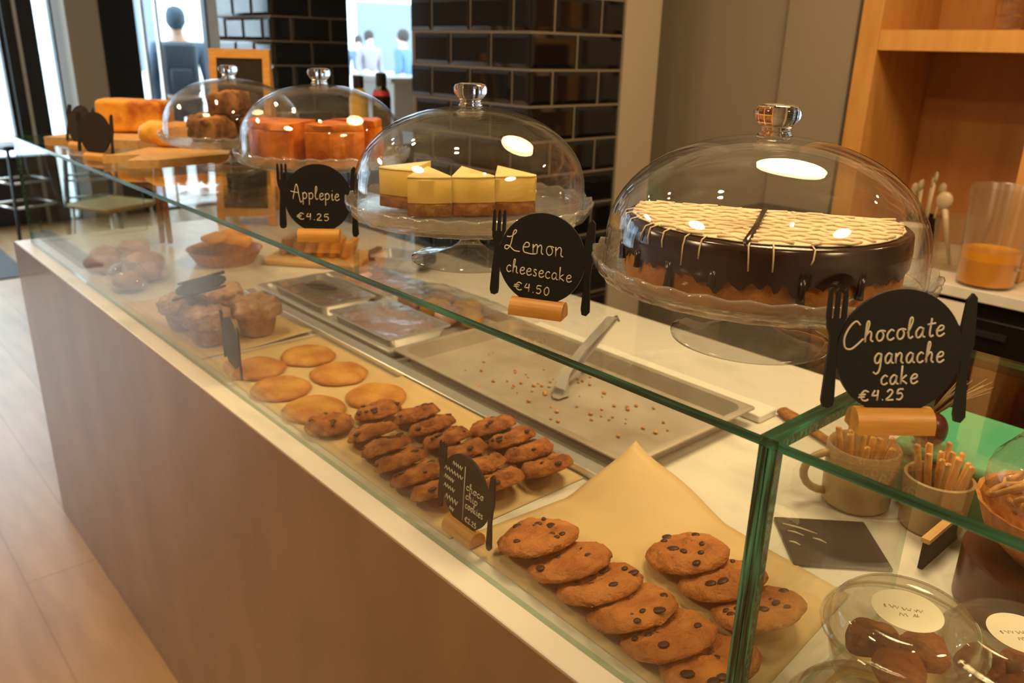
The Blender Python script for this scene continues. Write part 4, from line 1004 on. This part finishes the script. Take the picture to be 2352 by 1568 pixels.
# ================================================================ on the glass top, far end
t = tag(MB().prismz([(-.165, -.13), (.165, -.13), (.165, .13), (-.165, .13)], 0, .022).build('bread_board', M['board'], None), 'rectangular wooden board at the far corner of the glass top, carrying the cheese bread', 'board')
at(t, (-1.528, .262, GT+.0004), (0, 0, 2.28))
P = [(-1.105, .073), (-1.072, .146), (-.992, .090), (-.970, .150), (-.995, .320), (-1.06, .352), (-1.19, .30), (-1.21, .21), (-1.13, .13)]
t = tag(MB().prismz([(x+1.1, y-.2) for x, y in P], 0, .018).build('cutting_board', M['board'], None), 'pale notched wooden cutting board next to the crumble cake stand', 'board')
at(t, (-1.1, .2, GT+.0004), (0, 0, 0))
o = MB().blob(.092, .050, .043, e=8.0, amp=.004, nsc=22, seed=4, seg=48, rings=26).build('cheese_bread', M['loaf'], None, True)
at(o, (-1.535, .292, GT+.0228+.0450), (0, 0, .82)); tag(o, 'orange cheese bread block with dark baked patches on the far board', 'bread')
o = MB().blob(.072, .042, .030, e=2.7, amp=.007, nsc=24, seed=14, seg=44, rings=24).build('golden_pastry', M['pastry'], None, True)
at(o, (-1.205, .262, GT+.0188+.0285), (0, 0, .80)); tag(o, 'golden puff pastry on the notched cutting board', 'pastry')
o = MB().blob(.026, .024, .026, e=2.5, amp=.005, nsc=40, seed=17, seg=30, rings=16).build('pastry_roll', M['pastry'], None, True)
at(o, (-1.115, .318, GT+.0188+.0245), (0, 0, .5)); tag(o, 'small golden pastry roll beside the puff pastry, against the cake dome', 'pastry')

# ================================================================ right of the divider
o = tag(MB().rbox(-.058, .058, -.052, .052, 0, .004, .002).build('slate_card', M['slate'], None), 'dark slate card lying on the marble beside the mug', 'slate')
at(o, (.515, .412, .9206), (0, 0, .78))
mb = MB()
for k, (xa, ya, xb, yb) in enumerate([(-.050, .036, -.012, .016), (-.048, .020, -.030, .010), (-.020, .006, -.006, -.004), (-.052, -.004, -.040, -.012)]):
    mb.tube([(xa, ya, .0041), ((xa+xb)/2, (ya+yb)/2+.002, .0041), (xb, yb, .0041)], [.0012, .0022, .001], 5, flat=.3)
mb.build('chalk_smears', M['stickerink'], o, True)['kind'] = 'stuff'
t = thing('snack_mug', 'tan mug with a handle holding golden breadsticks behind the divider', 'mug', (.484, .535, .9206), 3.98)
MB().lathe([(0, 0), (.038, 0), (.044, .006), (.047, .085), (.045, .088), (.0425, .085), (.039, .008), (0, .008)], 44).build('mug_body', M['ceramic'], t, 40)
MB().tube([(.043+.033*sin(pi*k/10), 0, .046+.029*cos(pi*k/10)) for k in range(11)], .0055, 10).build('handle', M['ceramic'], t, True)
t2 = thing('snack_pot', 'tan pot without a handle beside the mug, full of breadsticks', 'pot', (.576, .555, .9206))
MB().lathe([(0, 0), (.034, 0), (.038, .005), (.042, .072), (.040, .074), (.038, .072), (.034, .007), (0, .007)], 44).build('pot_body', M['ceramic'], t2, 40)
rnd = random.Random(21); c = 0
for cx, cy, zz, R0 in ((.484, .535, .9206, .030), (.576, .555, .9206, .026)):
    for k in range(14):
        a = k*2.4; q = R0*math.sqrt((k+.5)/14); h = .062+.022*rnd.random()
        o = MB().tube([(0, 0, -.045), (.002, .001, 0), (.001, .003, h*.6), (0, 0, h*.62)], [.0036, .0044, .0042, .002], 8).build('breadstick', M['snack'], None, True)
        at(o, (cx+q*cos(a), cy+q*sin(a), zz+.060), (-.22*q/R0*sin(a)+.0, .22*q/R0*cos(a), 0)); 
        tag(o, 'golden breadstick standing in the tan %s' % ('mug' if c == 0 else 'pot'), 'breadstick', 'breadsticks in the %s' % ('mug' if c == 0 else 'pot'))
    c += 1
t = thing('plastic_crate', 'flat green plastic box with a lid at the back of the marble', 'crate', (.78, .672, .9206))
MB().rbox(-.275, .275, -.085, .085, 0, .070, .014).build('box_body', M['green'], t, 45)
MB().rbox(-.281, .281, -.091, .091, .0705, .088, .016).build('lid', M['green'], t, 45)
t = thing('red_onion', 'dark red onion with a wiry tuft of roots, on the corner of the green box', 'onion', (.537, .600, 1.0088))
MB().blob(.022, .022, .024, (0, 0, .0235), e=2.1, amp=.001, nsc=50).build('bulb', M['onion'], t, True)
rnd = random.Random(2)
mb = MB()
for k in range(16):
    a = rnd.random()*6.28; s_ = .012*rnd.random()
    mb.tube([(.004*cos(a), .004*sin(a), .045), (.012+s_*cos(a), .010+s_*sin(a), .068), (.030+2.2*s_*cos(a), .026+2.2*s_*sin(a), .088+.012*rnd.random())], [.0009, .0008, .0004], 5)
mb.build('root_tuft', M['root'], t, True)
t = thing('round_tin', 'dark red-brown round tin under the wooden snack bowl', 'tin', (.728, .470, .9206))
MB().lathe([(0, 0), (.082, 0), (.084, .002), (.084, .062), (.080, .0645), (0, .0645)], 56).build('tin_body', M['redbrown'], t, 40)
t = thing('snack_bowl', 'wood-strip bowl of golden snacks in cellophane on the dark tin', 'bowl', (.728, .470, .9856))
MB().lathe([(0, 0), (.040, 0), (.070, .030), (.082, .062), (.084, .064), (.079, .0625), (.066, .032), (.036, .006), (0, .006)], 60, wob=lambda a, r, z: (r*(1+.01*cos(20*a)), z)).build('bowl_body', M['basket'], t, 40)
rnd = random.Random(33)
for k in range(14):
    a = k*2.4; q = .060*math.sqrt((k+.5)/14); pts = []
    a0 = rnd.random()*6; ph = .4*rnd.random()-.2
    for j in range(14):
        b_ = j*.52; r1 = .019*(1-.02*j)
        pts.append((r1*cos(b_+a0), r1*sin(b_+a0), .010*sin(b_*1.3+k)+.0012*j))
    o = MB().tube(pts, .0034, 7).build('curly_snack', M['snack'], None, True)
    at(o, (.728+q*cos(a), .470+q*sin(a), .9856+.064+.010*(1-q/.06)), (ph, ph*1.5, 0)); tag(o, 'curly golden snack heaped in the wood-strip bowl', 'snack', 'curly snacks in the bowl')
o = MB().lathe([(.072, 0), (.080, .012), (.078, .034), (.060, .062), (.034, .078), (.012, .084), (.006, .092), (.020, .112)], 60, wob=lambda a, r, z: (r*(1+.05*noise.noise((cos(a)*3, sin(a)*3, z*30))+.03*cos(9*a)*(z > .05)), z+.004*noise.noise((cos(a)*5, sin(a)*5, z*20)))).build('cellophane_wrap', M['cello'], None, True)
at(o, (.728, .470, 1.0515), (0, 0, 0)); tag(o, 'gathered clear cellophane around the curly snacks', 'cellophane')
t = thing('framed_card', 'low dark card with a wooden top edge standing beside the dark tin', 'card', (.610, .500, .9206), R_(90))
MB().box(-.052, .052, -.003, .003, 0, .036).build('card_panel', M['chalk_dark'], t)
MB().box(-.054, .054, -.005, .005, .0362, .042).build('wooden_edge', M['board'], t)
# clear round boxes
def deli(label, loc, r, h, sticker, rz, food):
    t = thing('deli_box', label, 'plastic box', loc, rz, 'clear round plastic boxes')
    MB().lathe([(0, .0005), (r*.78, .0005), (r*.82, .004), (r*.95, h*.62), (r*1.0, h*.64), (r*.985, h*.655), (r*.93, h*.63), (r*.80, .0055), (0, .0022)], 64).build('box_base', M['plastic_clear'], t, 40)
    MB().lathe([(r*1.03, h*.600), (r*1.045, h*.66), (r*1.02, h*.70), (r*.97, h*.705), (r*.93, h*.72), (r*.88, h*.88), (r*.80, h*.96), (r*.70, h*.985), (r*.62, h*.955), (0, h*.950),
                (0, h*.938), (r*.62, h*.943), (r*.70, h*.97), (r*.79, h*.945), (r*.865, h*.87), (r*.915, h*.71), (r*1.01, h*.685), (r*1.03, h*.655), (r*1.018, h*.60)], 72).build('lid', M['plastic_clear'], t, 40)
    if sticker:
        s_ = MB().lathe([(0, h*.9525), (r*.44, h*.9525), (r*.44, h*.9575), (0, h*.9575)], 48)
        o = s_.build('sticker', M['sticker'], t)
        mb = MB()
        for k, (a, b_, zy) in enumerate([(-.28, -.26, .02), (-.22, -.10, .03), (-.06, .05, .01), (.09, .2, .02), (.05, .12, -.10), (-.12, -.02, -.11)]):
            pts = [(r*(a+(b_-a)*j/6), r*(zy+.035*sin(j*2+k)), h*.958) for j in range(7)]
            mb.tube(pts, .0005, 5)
        mb.build('faint_print', M['stickerink'], o, True)
    for k in range(3):
        a = k*2.1+.4
        p = MB().blob(r*.34, r*.30, h*.22, (r*.36*cos(a), r*.36*sin(a), .006+h*.22), e=2.3, amp=.004, nsc=45, seed=k+int(r*1000), seg=26, rings=14, zmin=.005)
        p.build('dessert_piece', M[food], t, True)
deli('clear round plastic box stacked on another, whole cream sticker on its lid', (.697, .160, .9905), .0640, .070, True, .6, 'cookie')
deli('clear round plastic box at the right edge, its sticker cut off by the frame', (.752, .302, .9220), .066, .075, True, .9, 'cookie')
deli('clear round plastic box lowest in the corner by the divider, under the other box', (.694, .118, .9220), .0610, .066, True, .3, 'golden')
